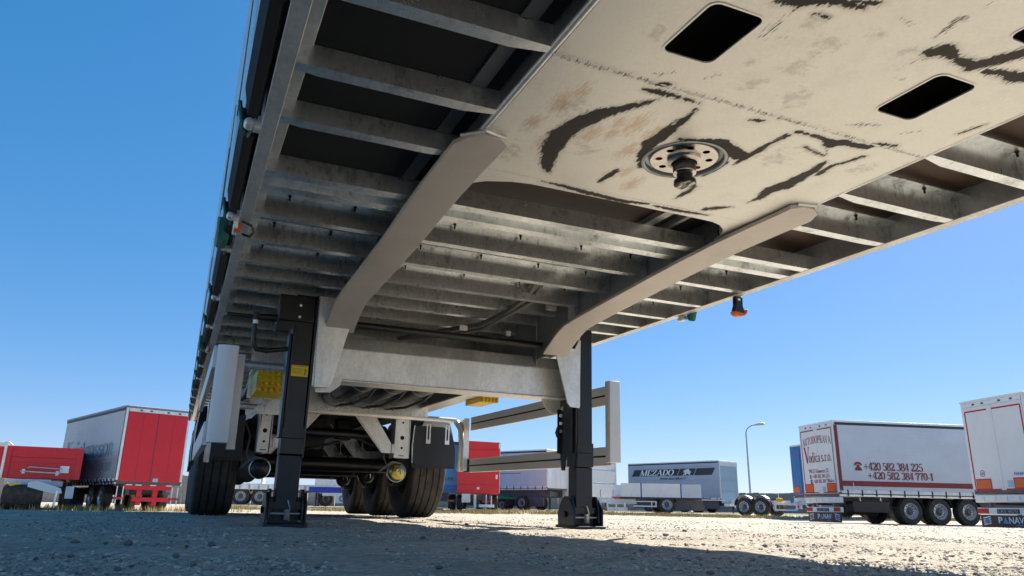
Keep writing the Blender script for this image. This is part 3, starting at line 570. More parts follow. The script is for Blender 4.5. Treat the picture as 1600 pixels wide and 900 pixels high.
def fields(P):
    X, Y = P[:, 0], P[:, 1]; st = np.full(len(P), -0.06); dry = np.full(len(P), -0.06); smear = np.zeros(len(P)); rust = np.zeros(len(P))
    for kind, pts in STAINS:
        for (ax, ay, aw), (bx, by, bw) in zip(pts[:-1], pts[1:]):
            aw += 0.0015; bw += 0.0015; dx, dy = bx - ax, by - ay; L2 = dx * dx + dy * dy + 1e-9
            t = np.clip(((X - ax) * dx + (Y - ay) * dy) / L2, 0, 1)
            d = np.hypot(X - ax - t * dx, Y - ay - t * dy); s = aw + (bw - aw) * t - d
            if kind in (0, 1): st = np.maximum(st, s)
            else: dry = np.maximum(dry, np.minimum(s, 0.012) - (0.006 if kind == 2 else 0.012))
            if kind == 1: dry = np.maximum(dry, np.minimum(s + 0.012, 0.010) - 0.008)
    seam = 0.0045 - np.abs(Y + 0.353); dry = np.maximum(dry, np.where(np.abs(X) < 0.66, seam, -1))
    for x, y, r in SMEARS: smear = np.maximum(smear, np.exp(-((X - x) ** 2 + ((Y - y) * 0.8) ** 2) / (2 * (r * 1.1) ** 2)) * 0.75)
    for x, y, r in RUST: rust = np.maximum(rust, np.exp(-(((X - x) * 1.3) ** 2 + ((Y - y) * 0.6) ** 2) / (2 * (r * 1.5) ** 2)))
    return st, dry, smear, rust
def set_fields(me):
    v = np.zeros(len(me.vertices) * 3); me.vertices.foreach_get('co', v); v = v.reshape(-1, 3)
    for nm, a in zip(('stain', 'dry', 'smear', 'rust'), fields(v)):
        me.attributes.new(nm, 'FLOAT', 'POINT').data.foreach_set('value', a.astype(np.float32))
def rrect(cx, cy, hx, hy, r, k=6):
    out = []
    for qx, qy, a0 in ((1, 1, 0), (-1, 1, 90), (-1, -1, 180), (1, -1, 270)):
        for i in range(k + 1):
            a = R(a0 + 90 * i / k); out.append((cx + qx * (hx - r) + r * math.cos(a), cy + qy * (hy - r) + r * math.sin(a)))
    return out
def skid_plate():
    xs = np.linspace(-0.652, 0.652, 327); ya = np.linspace(Y0, -1.0, 50)[:-1]; ysn = np.linspace(-1.0, 0.345, 338); yv = np.concatenate([ya, ysn])
    X, Y = np.meshgrid(xs, yv, indexing='ij'); P = np.column_stack([X.ravel(), Y.ravel(), np.zeros(X.size)]); n = len(yv)
    # pull the vertices next to each opening onto its outline, drop the faces inside
    def inside(x, y):
        k = x * x + y * y < 0.1335 ** 2
        for cx, cy, hx, hy in HOLES:
            qx, qy = np.abs(x - cx) - (hx - 0.025), np.abs(y - cy) - (hy - 0.025)
            k |= np.hypot(np.maximum(qx, 0), np.maximum(qy, 0)) + np.minimum(np.maximum(qx, qy), 0) < 0.025
        return k
    i = np.arange(len(xs) - 1)[:, None]; j = np.arange(n - 1)[None]; q = np.stack([i * n + j, i * n + j + 1, (i + 1) * n + j + 1, (i + 1) * n + j], -1).reshape(-1, 4)
    c = P[q].mean(1); q = q[~inside(c[:, 0], c[:, 1])]
    P[:, 2] += 0.003 * np.exp(-((P[:, 1] + 0.353) / 0.012) ** 2) * -1.0                    # weld bead across the plate
    P[:, 2] += 0.0008 * np.sin(P[:, 0] * 9) * np.sin(P[:, 1] * 7)
    used, inv = np.unique(q, return_inverse=True); me = raw_mesh('skid_plate', P[used], inv.reshape(q.shape), M['plate'], True); set_fields(me)
    return link('skid_plate', me, TR)
skid_plate()
for cx, cy, hx, hy in HOLES:            # turned-up rims
    o1 = rrect(cx, cy, hx + 0.004, hy + 0.004, 0.028); o2 = rrect(cx, cy, hx - 0.002, hy - 0.002, 0.023); k = len(o1); mb = MB()
    for pts, z in ((o1, -0.0012), (o2, -0.0012), (o2, 0.003)): mb.v += [(x, y, z) for x, y in pts]
    for r_ in range(2): mb.f += [(r_ * k + i, r_ * k + (i + 1) % k, (r_ + 1) * k + (i + 1) % k, (r_ + 1) * k + i) for i in range(k)]
    me = mb.mesh('hole_rim', M['plate'], 30); set_fields(me); link('hole_rim', me, TR)
# rear lip of the plate, tilted up a little, its edge cut out in a flat arch
lip_edge = [(-0.652, 0.62), (-0.60, 0.60), (-0.572, 0.565), (-0.548, 0.49), (-0.511, 0.452), (-0.43, 0.415), (-0.361, 0.402), (-0.179, 0.402), (0.1, 0.405), (0.333, 0.407), (0.437, 0.411), (0.49, 0.43), (0.53, 0.462), (0.56, 0.50), (0.585, 0.55), (0.60, 0.60), (0.652, 0.62)]
ex = np.array([p[0] for p in lip_edge]); ey = np.array([p[1] for p in lip_edge]); gx = np.unique(np.concatenate([np.linspace(-0.652, 0.652, 240), ex])); ge = np.interp(gx, ex, ey); NR = 16
P = np.array([(x, 0.345 + (e - 0.345) * t / NR, 0.0 + 0.030 * ((e - 0.345) * t / NR)) for x, e in zip(gx, ge) for t in range(NR + 1)])
k = NR + 1; q = np.array([(a * k + t, a * k + t + 1, (a + 1) * k + t + 1, (a + 1) * k + t) for a in range(len(gx) - 1) for t in range(NR)])
me = raw_mesh('plate_lip', P, q, M['plate'], True); set_fields(me); lip = link('plate_lip', me, TR)
md = lip.modifiers.new('thickness', 'SOLIDIFY'); md.thickness = 0.008; md.offset = -1
wx = np.linspace(-0.655, 0.655, 130); MB().tube([(x, -0.353 + 0.0015 * math.sin(x * 61), 0.0005) for x in wx], [0.0042 + 0.0012 * math.sin(x * 170) + 0.0006 * math.sin(x * 47) for x in wx], 8).build('weld_seam', 'galv_dull', TR)
MB().tube([(-0.65, 0.345, 0.0012), (0.65, 0.345, 0.0012)], 0.0022, 6).build('plate_crease', 'galv_dull', TR)
# ---- king pin
KP = part('king_pin', TR)
MB().lathe([(0.137, -0.0015), (0.130, -0.003), (0.126, -0.0005), (0.124, 0.012), (0.112, 0.016), (0.110, 0.004)], (0, 0, 0), 'z', 64).build('counterbore_ring', 'galv_dark', KP)
def flange_face():
    bm = bmesh.new()
    def circ(cx, cy, r, k):
        vs = [bm.verts.new((cx + r * math.cos(2 * math.pi * i / k), cy + r * math.sin(2 * math.pi * i / k), 0.003)) for i in range(k)]
        return [bm.edges.new((vs[i], vs[(i + 1) % k])) for i in range(k)]
    es = circ(0, 0, 0.108, 48) + circ(0, 0, 0.04, 32)
    for i in range(8): a = R(22.5 + 45 * i); es += circ(0.0815 * math.cos(a), 0.0815 * math.sin(a), 0.0118, 18)
    bmesh.ops.triangle_fill(bm, edges=es, use_beauty=True, use_dissolve=False)
    me = bpy.data.meshes.new('flange'); bm.to_mesh(me); bm.free(); me.materials.append(M['chrome']); return me
fl = link('flange', flange_face(), KP)
MB().lathe([(0.108, 0.003), (0.1105, 0.006), (0.1105, 0.014)], (0, 0, 0), 'z', 48).build('flange_edge', 'chrome', KP)
for i in range(8):
    a = R(22.5 + 45 * i); c = (0.0815 * math.cos(a), 0.0815 * math.sin(a), 0.003); red = i in (0, 3)
    mb = MB(); mb.lathe([(0.0118, 0.0), (0.0118, 0.016), (0.0, 0.016)], c, 'z', 18); mb.build('bolt_hole', 'redcap' if red else 'dgrease', KP)
    MB().lathe([(0.0, 0.007), (0.0075, 0.007), (0.0085, 0.009), (0.0085, 0.0155)], c, 'z', 6).build('bolt_head', 'redcap' if red else 'dgrease', KP)
MB().lathe([(0.041, 0.004), (0.054, 0.0022), (0.055, -0.006), (0.047, -0.010), (0.042, -0.012)], (0, 0, 0), 'z', 40).build('collar', 'chrome', KP)
MB().lathe([(0.0365, -0.006), (0.0365, -0.040), (0.0345, -0.0425)], (0, 0, 0), 'z', 40).build('shank', 'dgrease', KP)
MB().lathe([(0.0345, -0.0415), (0.0375, -0.0435), (0.037, -0.0465), (0.026, -0.049)], (0, 0, 0), 'z', 40).build('shoulder', 'chrome', KP)
MB().lathe([(0.0255, -0.047), (0.0254, -0.068), (0.029, -0.071)], (0, 0, 0), 'z', 40).build('neck', 'dgrease', KP)
MB().lathe([(0.0285, -0.0705), (0.0355, -0.072), (0.036, -0.0855), (0.034, -0.0868)], (0, 0, 0), 'z', 40).build('pin_head', 'dgrease', KP)
MB().lathe([(0.0345, -0.0866), (0.0335, -0.0882), (0.006, -0.0886), (0.003, -0.0868), (0.0, -0.0868)], (0, 0, 0), 'z', 40).build('pin_face', 'plate', KP)
# ---- gooseneck skids (grey painted bottom flanges) and their webs
prof = [(0.19, -0.022), (0.35, -0.022), (0.55, -0.024), (0.8, -0.034), (1.05, -0.048), (1.3, -0.064), (1.55, -0.080), (1.8, -0.098), (1.93, -0.112), (2.0, -0.134), (2.06, -0.160), (2.16, -0.205), (2.29, -0.262)]
profL = [(0.19, -0.022), (0.35, -0.022), (0.55, -0.026), (0.8, -0.042), (1.05, -0.060), (1.3, -0.070), (1.55, -0.078), (1.8, -0.084), (2.0, -0.094), (2.1, -0.110), (2.19, -0.142), (2.27, -0.182), (2.31, -0.205)]
profR = prof[:-2] + [(2.13, -0.196), (2.20, -0.232)]
for s in (-1, 1):
    prof = profL if s < 0 else profR
    i_, o_ = s * 0.568, s * 0.727; m_ = s * 0.655
    rows = [((s * 0.60, m_), 0.100, -0.018), ((i_, s * 0.70), 0.128, -0.020)] + [((i_, o_), y, z) for y, z in prof]
    mb = MB(); T = 0.016
    for (a, b), y, z in rows: mb.v += [(a, y, z), (b, y, z), (b, y, z + T), (a, y, z + T)]
    for r_ in range(len(rows) - 1):
        for i in range(4): mb.f.append((r_ * 4 + i, r_ * 4 + (i + 1) % 4, r_ * 4 + 4 + (i + 1) % 4, r_ * 4 + 4 + i))
    mb.f += [(3, 2, 1, 0), tuple(len(rows) * 4 - 4 + i for i in range(4))]
    mb.build('skid_flange', 'primer', TR, 0.002)
    MB().tube([(s * 0.585, 0.108, -0.006), (m_, 0.090, -0.005), (s * 0.715, 0.150, -0.006)], 0.007, 6).build('weld_bead', 'galv_dull', TR)
    w = [(0.62, 0.0)] + [(y, z + 0.014) for y, z in prof if y > 0.62] + [(2.32, prof[-1][1] + 0.014), (2.428, prof[-1][1] + 0.010), (2.428, 0.126), (0.62, 0.126)]
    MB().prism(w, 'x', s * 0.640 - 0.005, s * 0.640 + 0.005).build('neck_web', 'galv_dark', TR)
    # main beam behind the legs
    x0, x1 = (-0.72, -0.56) if s < 0 else (0.56, 0.72)
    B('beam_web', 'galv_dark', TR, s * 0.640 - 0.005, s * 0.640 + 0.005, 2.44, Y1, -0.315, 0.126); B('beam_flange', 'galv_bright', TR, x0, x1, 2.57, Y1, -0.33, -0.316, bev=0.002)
# cables and brackets inside the neck on the right
for k, dz in enumerate((0.0, 0.016, -0.014)):
    MB().tube([(0.30 + 0.02 * k, 1.75, 0.07), (0.33 + 0.02 * k, 1.95, 0.03 + dz), (0.30, 2.2, -0.02 + dz), (0.24 + 0.015 * k, 2.45, -0.045 + dz), (0.05 + 0.02 * k, 2.85, -0.04 + dz), (-0.05, 3.3, 0.0)], 0.013, 8).build('air_hose', 'hose', TR)
B('cable_bracket', 'galv_bright', TR, 0.612, 0.634, 1.92, 1.96, -0.06, 0.05); B('cable_bracket', 'galv_bright', TR, 0.50, 0.56, 2.0, 2.03, 0.0, 0.06); B('cable_clip', 'galv_bright', TR, 0.40, 0.43, 2.38, 2.40, -0.10, -0.07); B('cable_clip', 'galv_bright', TR, 0.10, 0.15, 2.41, 2.42, -0.09, -0.06)
MB().tube([(-0.80, 2.36, -0.145), (0.86, 2.36, -0.145)], 0.022, 14).build('cross_shaft', 'black', TR)
# cross beam between the gussets
MB().prism([(2.43, -0.455), (2.58, -0.455), (2.58, -0.19), (2.50, -0.19), (2.43, -0.272)], 'x', -0.755, 0.875).build('cross_beam', 'galv_bright', TR, 0.006)
MB().prism([(2.415, -0.462), (2.60, -0.462), (2.60, -0.4565), (2.415, -0.4565)], 'x', -0.75, 0.86).build('beam_lip', 'galv_bright', TR)
for s, pl in ((-1, [(-0.772, -0.02), (-0.63, -0.02), (-0.597, -0.165), (-0.60, -0.20), (-0.672, -0.50), (-0.69, -0.522), (-0.762, -0.528)]), (1, [(0.700, -0.165), (0.83, -0.165), (0.862, -0.10), (0.876, -0.10), (0.868, -0.53), (0.805, -0.526), (0.782, -0.50), (0.702, -0.21)])):
    MB().prism(pl, 'y', 2.282, 2.294).build('leg_gusset', 'galv_bright', TR, 0.002)
    x = -0.767 if s < 0 else 0.8715
    B('gusset_flange', 'galv_bright', TR, x - 0.006, x + 0.006, 2.296, 2.44, -0.52, -0.05)
    MB().tube([(p[0], 2.279, p[1]) for p in ((s * 0.61 + (0.02 if s > 0 else 0), -0.168), (s * 0.70, -0.166), (s * 0.83 if s > 0 else -0.735, -0.163))], 0.006, 6).build('weld_bead', 'galv_dull', TR)
MB().prism([(0.72, -0.462), (0.94, -0.462), (0.93, -0.51), (0.88, -0.545), (0.80, -0.545), (0.75, -0.52)], 'y', 2.52, 2.528).build('tow_lug', 'galv_dull', TR)
MB().prism([(-0.755, -0.46), (-0.60, -0.46), (-0.61, -0.50), (-0.66, -0.54), (-0.74, -0.545)], 'y', 2.35, 2.358).build('tow_lug', 'galv_dull', TR)
MB().lathe([(0, 0), (0.011, 0), (0.011, 0.03), (0.018, 0.03), (0.018, 0.045), (0, 0.045)], (0.86, 2.515, -0.515), 'y', 10, -1).lathe([(0, 0), (0.009, 0), (0.009, 0.05), (0, 0.05)], (0.865, 2.51, -0.49), 'y', 10, -1).build('lug_bolt', 'galv_dull', TR)
# ---- landing legs
def landing_leg(xc, side):
    L = part('landing_leg', TR, (xc, 2.30, 0)); hw = 0.053; yb = 0.125
    zt = -0.02
    B('upper_tube', 'black', L, -hw, hw, 0, yb, -0.885, zt, bev=0.006)
    c = MB().box(-hw - 0.005, hw + 0.005, -0.005, yb + 0.005, -0.885, -0.80); c.build('collar', 'black', L, 0.004)
    MB().prism([(-hw - 0.004, -0.80), (hw + 0.004, -0.80), (hw + 0.004, -0.742), (-hw - 0.004, -0.752)], 'y', -0.0045, -0.001).build('collar_plate', 'black', L)
    B('lower_tube', 'blackmatt', L, -0.058, 0.058, 0.01, yb - 0.012, -1.135, -0.886, bev=0.006)
    ix = 1 if side < 0 else -1                                     # towards the middle of the trailer
    a, b = sorted((ix * (hw + 0.001), ix * (hw + 0.011)))
    if side < 0: MB().prism([(-0.012, -0.02), (0.20, -0.02), (0.20, -0.60), (0.16, -0.90), (0.0, -0.90), (-0.012, -0.70)], 'x', a, b).build('mounting_plate', 'black', L, 0.002)
    else:
        MB().prism([(0.002, -0.05), (0.215, -0.05), (0.215, -0.80), (0.195, -0.905), (0.155, -0.905), (0.145, -0.84), (0.12, -0.81), (0.095, -0.84), (0.085, -0.905), (0.03, -0.905), (0.002, -0.80)], 'x', a, b).build('mounting_plate', 'black', L, 0.002)
        B('plate_fold', 'black', L, -0.085, -0.066, 0.03, 0.04, -0.80, -0.52); B('plate_fold', 'black', L, -0.085, -0.066, 0.205, 0.215, -0.80, -0.52)
        for z in (-0.56, -0.61, -0.66):
            MB().lathe([(0, 0), (0.011, 0), (0.011, 0.012), (0, 0.012)], (-0.066, 0.19, z), 'x', 10, -1).build('mounting_bolt', 'whiteprint' if z != -0.66 else 'galv_dull', L)
        for z in (-0.56, -0.615, -0.66): MB().lathe([(0, 0), (0.012, 0), (0.012, 0.014), (0, 0.014)], (-0.066, 0.05, z), 'x', 6, -1).build('mounting_bolt', 'black', L)
        MB().prism([(0.19, -0.70), (0.235, -0.70), (0.26, -0.665), (0.235, -0.63), (0.19, -0.63)], 'x', -0.078, -0.066).build('side_lug', 'black', L)
    # foot: two cheek plates, pin, spring, pad
    ft = part('foot', L, (0, 0.06, 0)); g = zg(2.36)
    for s in (-1, 1):
        x = s * 0.083
        MB().prism([(-0.05, -1.06), (0.05, -1.06), (0.075, -1.14), (0.085, -1.215), (-0.085, -1.215), (-0.08, -1.13)], 'x', x - 0.006, x + 0.006).build('cheek_plate', 'black', ft, 0.002)
        MB().prism([(-0.10, g + 0.018), (0.10, g + 0.018), (0.105, -1.155), (0.06, -1.085), (-0.05, -1.075), (-0.10, -1.14)], 'x', s * 0.098 - 0.005, s * 0.098 + 0.005).build('cheek_plate', 'black', ft, 0.002)
        MB().lathe([(0, 0), (0.017, 0), (0.017, 0.012), (0, 0.012)], (s * 0.104, 0, -1.165), 'x', 8, s).build('pin_head', 'dgrease', ft)
    B('cross_plate', 'black', ft, -0.078, 0.078, -0.055, -0.045, -1.16, -1.125); MB().tube([(-0.11, 0, -1.165), (0.11, 0, -1.165)], 0.012, 10).build('foot_pin', 'dgrease', ft)
    B('foot_block', 'blackmatt', ft, -0.072, 0.072, -0.03, 0.06, g + 0.019, -1.10)
    MB().tube([(-0.075, -0.062, -1.182), (0.075, -0.062, -1.182)], 0.005, 8).build('spring_rod', 'galv_dull', ft)
    sp = [(0.008 + 0.014 * math.cos(t), -0.068 + 0.014 * math.sin(t), -1.213 + 0.052 * t / 44) for t in np.linspace(0, 44, 90)]
    MB().tube(sp + [(0.012, -0.075, -1.135), (0.006, -0.07, -1.115)], 0.0032, 5).build('return_spring', 'galv_dull', ft)
    pad = rrect(0, 0, 0.112, 0.135, 0.03); MB().prism(pad, 'z', g + 0.002, g + 0.018).build('foot_pad', 'blackmatt', ft, 0.003)
    return L
LL = landing_leg(-0.842, -1); LR = landing_leg(0.915, 1)
# gearbox and crank on the left leg
B('gearbox', 'black', LL, -0.142, 0.05, -0.012, 0.14, -0.175, -0.03, bev=0.006)
MB().prism([(-0.142, -0.175), (-0.04, -0.175), (-0.075, -0.235), (-0.15, -0.235)], 'y', 0.0, 0.06).build('gearbox_flange', 'black', LL, 0.003)
for z in (-0.085, -0.15): MB().lathe([(0.0, -0.005), (0.006, -0.004), (0.008, 0.0)], (-0.03, -0.012, z), 'y', 10).build('cover_screw', 'whiteprint', LL)
MB().tube([(-0.14, 0.06, -0.155), (-0.20, 0.06, -0.157), (-0.24, 0.06, -0.158)], [0.022, 0.02, 0.016], 12).build('gear_shaft', 'black', LL)
CR = part('crank_handle', LL); MB().tube([(-0.24, 0.06, -0.158), (-0.40, 0.06, -0.16)], 0.010, 10).box(-0.268, -0.235, 0.04, 0.08, -0.178, -0.135).build('crank_socket', 'black', CR)
MB().tube([(-0.252, 0.03, -0.15), (-0.254, 0.03, -0.24), (-0.250, 0.032, -0.315), (-0.232, 0.035, -0.342), (-0.18, 0.04, -0.345), (-0.06, 0.05, -0.320)], 0.013, 10).build('crank_arm', 'black', CR)
MB().lathe([(0.014, 0), (0.014, 0.02)], (-0.252, 0.03, -0.205), 'z', 12).build('crank_ring', 'galv_bright', CR)
st_ = B('warning_sticker', 'yellow', LL, -0.045, 0.043, -0.0085, -0.006, -0.475, -0.415)
for k, (x0, x1, z0, z1) in enumerate(((-0.04, 0.038, -0.421, -0.4185), (-0.04, 0.018, -0.434, -0.4325), (-0.04, 0.018, -0.441, -0.4395), (-0.04, 0.010, -0.449, -0.4475), (-0.04, 0.014, -0.457, -0.4555), (0.026, 0.030, -0.462, -0.43), (0.031, 0.036, -0.445, -0.441), (0.022, 0.036, -0.465, -0.463))):
    B('sticker_print', 'navy', st_, x0, x1, -0.0095, -0.0086, z0, z1)
B('outer_rib', 'black', LL, -0.07, -0.0545, 0.012, 0.12, -0.80, -0.24, bev=0.004)
# ---- side guards
def guard(s):
    G = part('side_guard', TR); x = s * 1.205
    if s < 0:
        pr = [(-1.262, 2.475), (-1.262, 2.445), (-1.245, 2.428), (-1.205, 2.42), (-1.155, 2.42), (-1.155, 2.475)]
        MB().prism(pr, 'z', -0.835, -0.315).build('front_post', 'alu', G, 0.002)
        B('inner_post', 'alu', G, -1.150, -1.105, 2.60, 2.63, -0.86, -0.33, bev=0.003)
        rails = ((-0.44, -0.315), (-0.85, -0.725)); xr = (-1.280, -1.250)
    else:
        MB().prism([(1.165, 2.475), (1.165, 2.43), (1.172, 2.423), (1.248, 2.423), (1.255, 2.43), (1.255, 2.475)], 'z', -0.843, -0.315).build('front_post', 'alu', G, 0.002)
        rails = ((-0.465, -0.335), (-0.862, -0.738)); xr = (1.205, 1.235)
    for z0, z1 in rails:
        r_ = B('guard_rail', 'alu', G, xr[0], xr[1], 2.478, 5.12, z0, z1, bev=0.004); xi = xr[0] if s > 0 else xr[1]
        zc = (z0 + z1) / 2; B('rail_groove', 'void', r_, xi - 0.0012, xi + 0.0012, 2.49, 5.10, zc - 0.006, zc + 0.006)
    zb = -0.85; pl = [(5.14, -0.345), (5.44, -0.345), (5.44, -0.365), (5.30, -0.42), (5.24, -0.52), (5.22, -0.62), (5.30, zb), (5.14, zb)]
    xb = (1.195, 1.203) if s > 0 else (-1.203, -1.195)
    MB().prism(pl, 'x', *xb).build('rear_bracket', 'galv_bright', G); f0, f1 = (1.145, 1.195) if s > 0 else (-1.195, -1.145)
    B('bracket_flange', 'galv_bright', G, f0, f1, 5.135, 5.143, zb, -0.345); MB().tube([(s * 1.17, 5.44, -0.36), (s * 1.17, 5.30, -0.44), (s * 1.17, 5.26, -0.6), (s * 1.17, 5.30, zb)], 0.03, 10).build('bracket_tube', 'galv_bright', G)
    B('rubber_cap', 'blackmatt', G, s * 1.21 - 0.02, s * 1.21 + 0.02, 5.122, 5.22, zb - 0.012, -0.735)
    MB().tube([(s * 1.16, 5.44, -0.335), (s * 0.66, 5.44, -0.338)] if s < 0 else [(1.16, 5.44, -0.345), (0.66, 5.44, -0.34)], 0.026, 12).build('support_tube', 'galv_bright', G)
    MB().tube([(s * 1.12, 2.95, -0.335), (s * 0.66, 2.95, -0.34)], 0.026, 12).build('support_tube', 'galv_dull', G)
    B('tube_mount', 'galv', G, s * 0.70 - 0.05, s * 0.70 + 0.05, 2.90, 3.0, -0.315, -0.30)
guard(-1); guard(1)
MB().tube([(-0.66, 5.44, -0.338), (0.66, 5.44, -0.34)], 0.027, 12).build('cross_tube', 'galv_bright', TR)
# ---- air tanks between the beams
for k, x in enumerate((-0.23, 0.0, 0.21)):
    t = part('air_tank', TR, (x, 3.15, -0.262))
    MB().lathe([(0.0, 0.0), (0.05, 0.008), (0.09, 0.035), (0.108, 0.08), (0.108, 1.42), (0.09, 1.46), (0.05, 1.485), (0.0, 1.49)], (0, 0, 0), 'y', 28).build('tank_shell', 'black', t)
    for y in (0.35, 1.15): MB().lathe([(0.109, -0.02), (0.1125, -0.02), (0.1125, 0.02), (0.109, 0.02)], (0, y, 0), 'y', 28).build('tank_strap', 'galv_dark', t)
    MB().lathe([(0.006, 0), (0.006, -0.02), (0.009, -0.02), (0.009, -0.028), (0, -0.028)], (0.03, 1.28, -0.106), 'z', 8).build('drain_valve', 'gold', t)
    MB().tube([(0.09, 0.3, -0.06), (0.12, 0.7, -0.10), (0.08, 1.1, -0.12), (0.02, 1.5, -0.10), (-0.1, 1.56, 0.0)], 0.011, 8).build('air_line', 'blackmatt', t)
B('tank_crossplate', 'galv', TR, -0.634, 0.634, 4.70, 4.708, -0.405, -0.10); B('tank_plate_flange', 'galv_bright', TR, -0.634, 0.60, 4.66, 4.712, -0.412, -0.406)
for x in (-0.40, 0.12, 0.42): MB().tube([(x, 4.69, -0.30), (x + 0.01, 4.69, -0.36)], 0.006, 6).build('cable_tie', 'whiteprint', TR)
# ---- axles
AX = (6.33, 7.64, 8.95)
def wheel_mesh(rt, wd):
    h = wd / 2; pr = [(0.30, -h + 0.03), (0.34, -h + 0.012), (0.42, -h), (rt - 0.05, -h + 0.004), (rt - 0.012, -h + 0.022)]
    tread = []
    for c in (-0.105, -0.037, 0.037, 0.105):
        tread += [(rt, c - 0.007), (rt - 0.014, c - 0.0055), (rt - 0.014, c + 0.0055), (rt, c + 0.007)]
    pr += [(rt - 0.003, -h + 0.036)] + tread + [(rt - 0.003, h - 0.036), (rt - 0.012, h - 0.022), (rt - 0.05, h - 0.004), (0.42, h), (0.34, h - 0.012), (0.30, h - 0.03)]
    return MB().lathe(pr, (0, 0, 0), 'x', 72).mesh('tyre', M['rubber'], 28)
TYRE = wheel_mesh(0.528, 0.385)
RIMM = MB().lathe([(0.30, -0.16), (0.285, -0.15), (0.27, -0.05), (0.12, -0.02), (0.10, -0.09), (0, -0.09)], (0, 0, 0), 'x', 36).lathe([(0.0, 0.16), (0.13, 0.15), (0.16, 0.06), (0.27, 0.05), (0.285, 0.16), (0.30, 0.165)], (0, 0, 0), 'x', 36).mesh('rim', M['cargrey'], 35)
for n_, ay in enumerate(AX):
    cz = zg(ay) + 0.526
    A = part('axle', TR, (0, ay, cz)); MB().tube([(-0.98, 0, 0), (1.0, 0, 0)], 0.073, 20).build('axle_tube', 'black', A)
    for s in (-1, 1):
        W = part('wheel', TR, (1.03 * s if s > 0 else -1.045, ay, cz))
        for nm, me in (('tyre', TYRE), ('rim', RIMM)):
            o = link(nm, me, W)
            if s < 0: o.rotation_euler = (0, 0, math.pi)
        # mudguard: half shell with a deep front flap
        MG = part('mudguard', TR, (0, ay, cz)); x0, x1 = (0.80, 1.255) if s > 0 else (-1.262, -0.85); rr_ = 0.635; pts = [R(a) for a in range(-2, 183, 8)]
        mb = MB()
        for a in pts:
            for r2, x in ((rr_, x0), (rr_, x1), (rr_ - 0.006, x1), (rr_ - 0.006, x0)): mb.v.append((x, -r2 * math.cos(a), min(r2 * math.sin(a), 0.46 + 0.02 * math.sin(a))))
        for i in range(len(pts) - 1):
            for j in range(4): mb.f.append((i * 4 + j, i * 4 + (j + 1) % 4, i * 4 + 4 + (j + 1) % 4, i * 4 + 4 + j))
        mb.f += [(3, 2, 1, 0), tuple(len(pts) * 4 - 4 + j for j in range(4))]; mb.build('guard_shell', 'blackmatt', MG, smooth=60)
        oc = [(0.144 * math.cos(a), 0.10 + 0.30 * math.sin(a)) for a in np.linspace(math.pi / 2, 0.05, 7)]
        fl_ = ([(x0, 0.035), (x0 + 0.03, 0.0), (x1 - 0.03, 0.0), (x1, 0.035)] + [(x1 - 0.144 + p_[0], p_[1]) for p_ in oc[::-1]] + [(x0, 0.40)]) if s > 0 else ([(x0, 0.035), (x0 + 0.03, 0.0), (x1 - 0.03, 0.0), (x1, 0.035), (x1, 0.40)] + [(x0 + 0.144 - p_[0], p_[1]) for p_ in oc])
        MB().prism(fl_, 'y', -rr_ - 0.02, -rr_ - 0.014).build('front_flap', 'blackmatt', MG, 0.002)
        MB().tube([(x0, -rr_ - 0.02, 0.40), (x0 - 0.012, -rr_ - 0.012, 0.2), (x0 - 0.006, -rr_ - 0.014, 0.02)], 0.006, 6).build('flap_edge', 'galv_dull', MG)
        for q in (0.33, 0.78):
            x = x0 + (x1 - x0) * q; MB().box(x - 0.022, x - 0.010, -rr_ - 0.028, -rr_ - 0.021, 0.24, 0.42).box(x + 0.010, x + 0.022, -rr_ - 0.028, -rr_ - 0.021, 0.24, 0.42).box(x - 0.0235, x + 0.0235, -rr_ - 0.030, -rr_ - 0.022, 0.222, 0.262).build('flap_stay', 'galv_bright', MG)
        # suspension hanger: perforated bracket, brace, trailing arm, air bag, brake chamber
        H = part('axle_hanger', TR, (0, ay, 0)); yb = -0.73
        hx0, hx1 = (0.59, 0.72) if s > 0 else (-0.722, -0.625)
        MB().prism([(hx0 + 0.012 * (s < 0), -0.332), (hx1, -0.332), (hx1 + (0.006 if s > 0 else -0.004), -0.735), (hx0 - 0.008, -0.735)], 'y', yb, yb + 0.008).build('hanger_plate', 'galv_bright', H)
        xc = (hx0 + hx1) / 2
        for z, r in ((-0.385, 0.011), (-0.535, 0.021), (-0.635, 0.012)): MB().lathe([(0, -0.0015), (r, -0.0015), (r, 0.001)], (xc, yb, z), 'y', 16).build('hanger_hole', 'void', H)
        B('hanger_slot', 'void', H, xc - 0.028, xc + 0.028, yb - 0.0015, yb + 0.001, -0.716, -0.708)
        B('hanger_side', 'galv_dull', H, hx0 - 0.01, hx0 - 0.002, yb + 0.002, yb + 0.2, -0.735, -0.332); B('hanger_side', 'galv_dull', H, hx1 + 0.008, hx1 + 0.016, yb + 0.002, yb + 0.2, -0.735, -0.332)
        d0, d1 = s * 0.16, s * 0.555
        br = [(d0, -0.335), (d0 + s * 0.215, -0.335), (d1, -0.60), (d1, -0.69), (d1 - s * 0.10, -0.69)]
        MB().prism(br, 'y', yb + 0.02, yb + 0.03).build('brace_plate', 'galv_bright' if n_ == 0 else 'galv', H, 0.002); MB().beam((d0 + s * 0.05, yb + 0.015, -0.37), (d1 - s * 0.09, yb + 0.015, -0.69), 0.006, 0.012, (0, 1, 0)).build('brace_edge', 'galv_dull', H)  # rear axles' braces take plain zinc, painting in their weaker light
        B('brace_block', 'galv_dull', H, *sorted((d1, d1 + s * 0.035)), yb + 0.0, yb + 0.05, -0.69, -0.60)
        MB().beam((s * 0.655, yb + 0.06, -0.66), (s * 0.655, 0.42, cz + 0.12), 0.10, 0.07).build('trailing_arm', 'black', H)
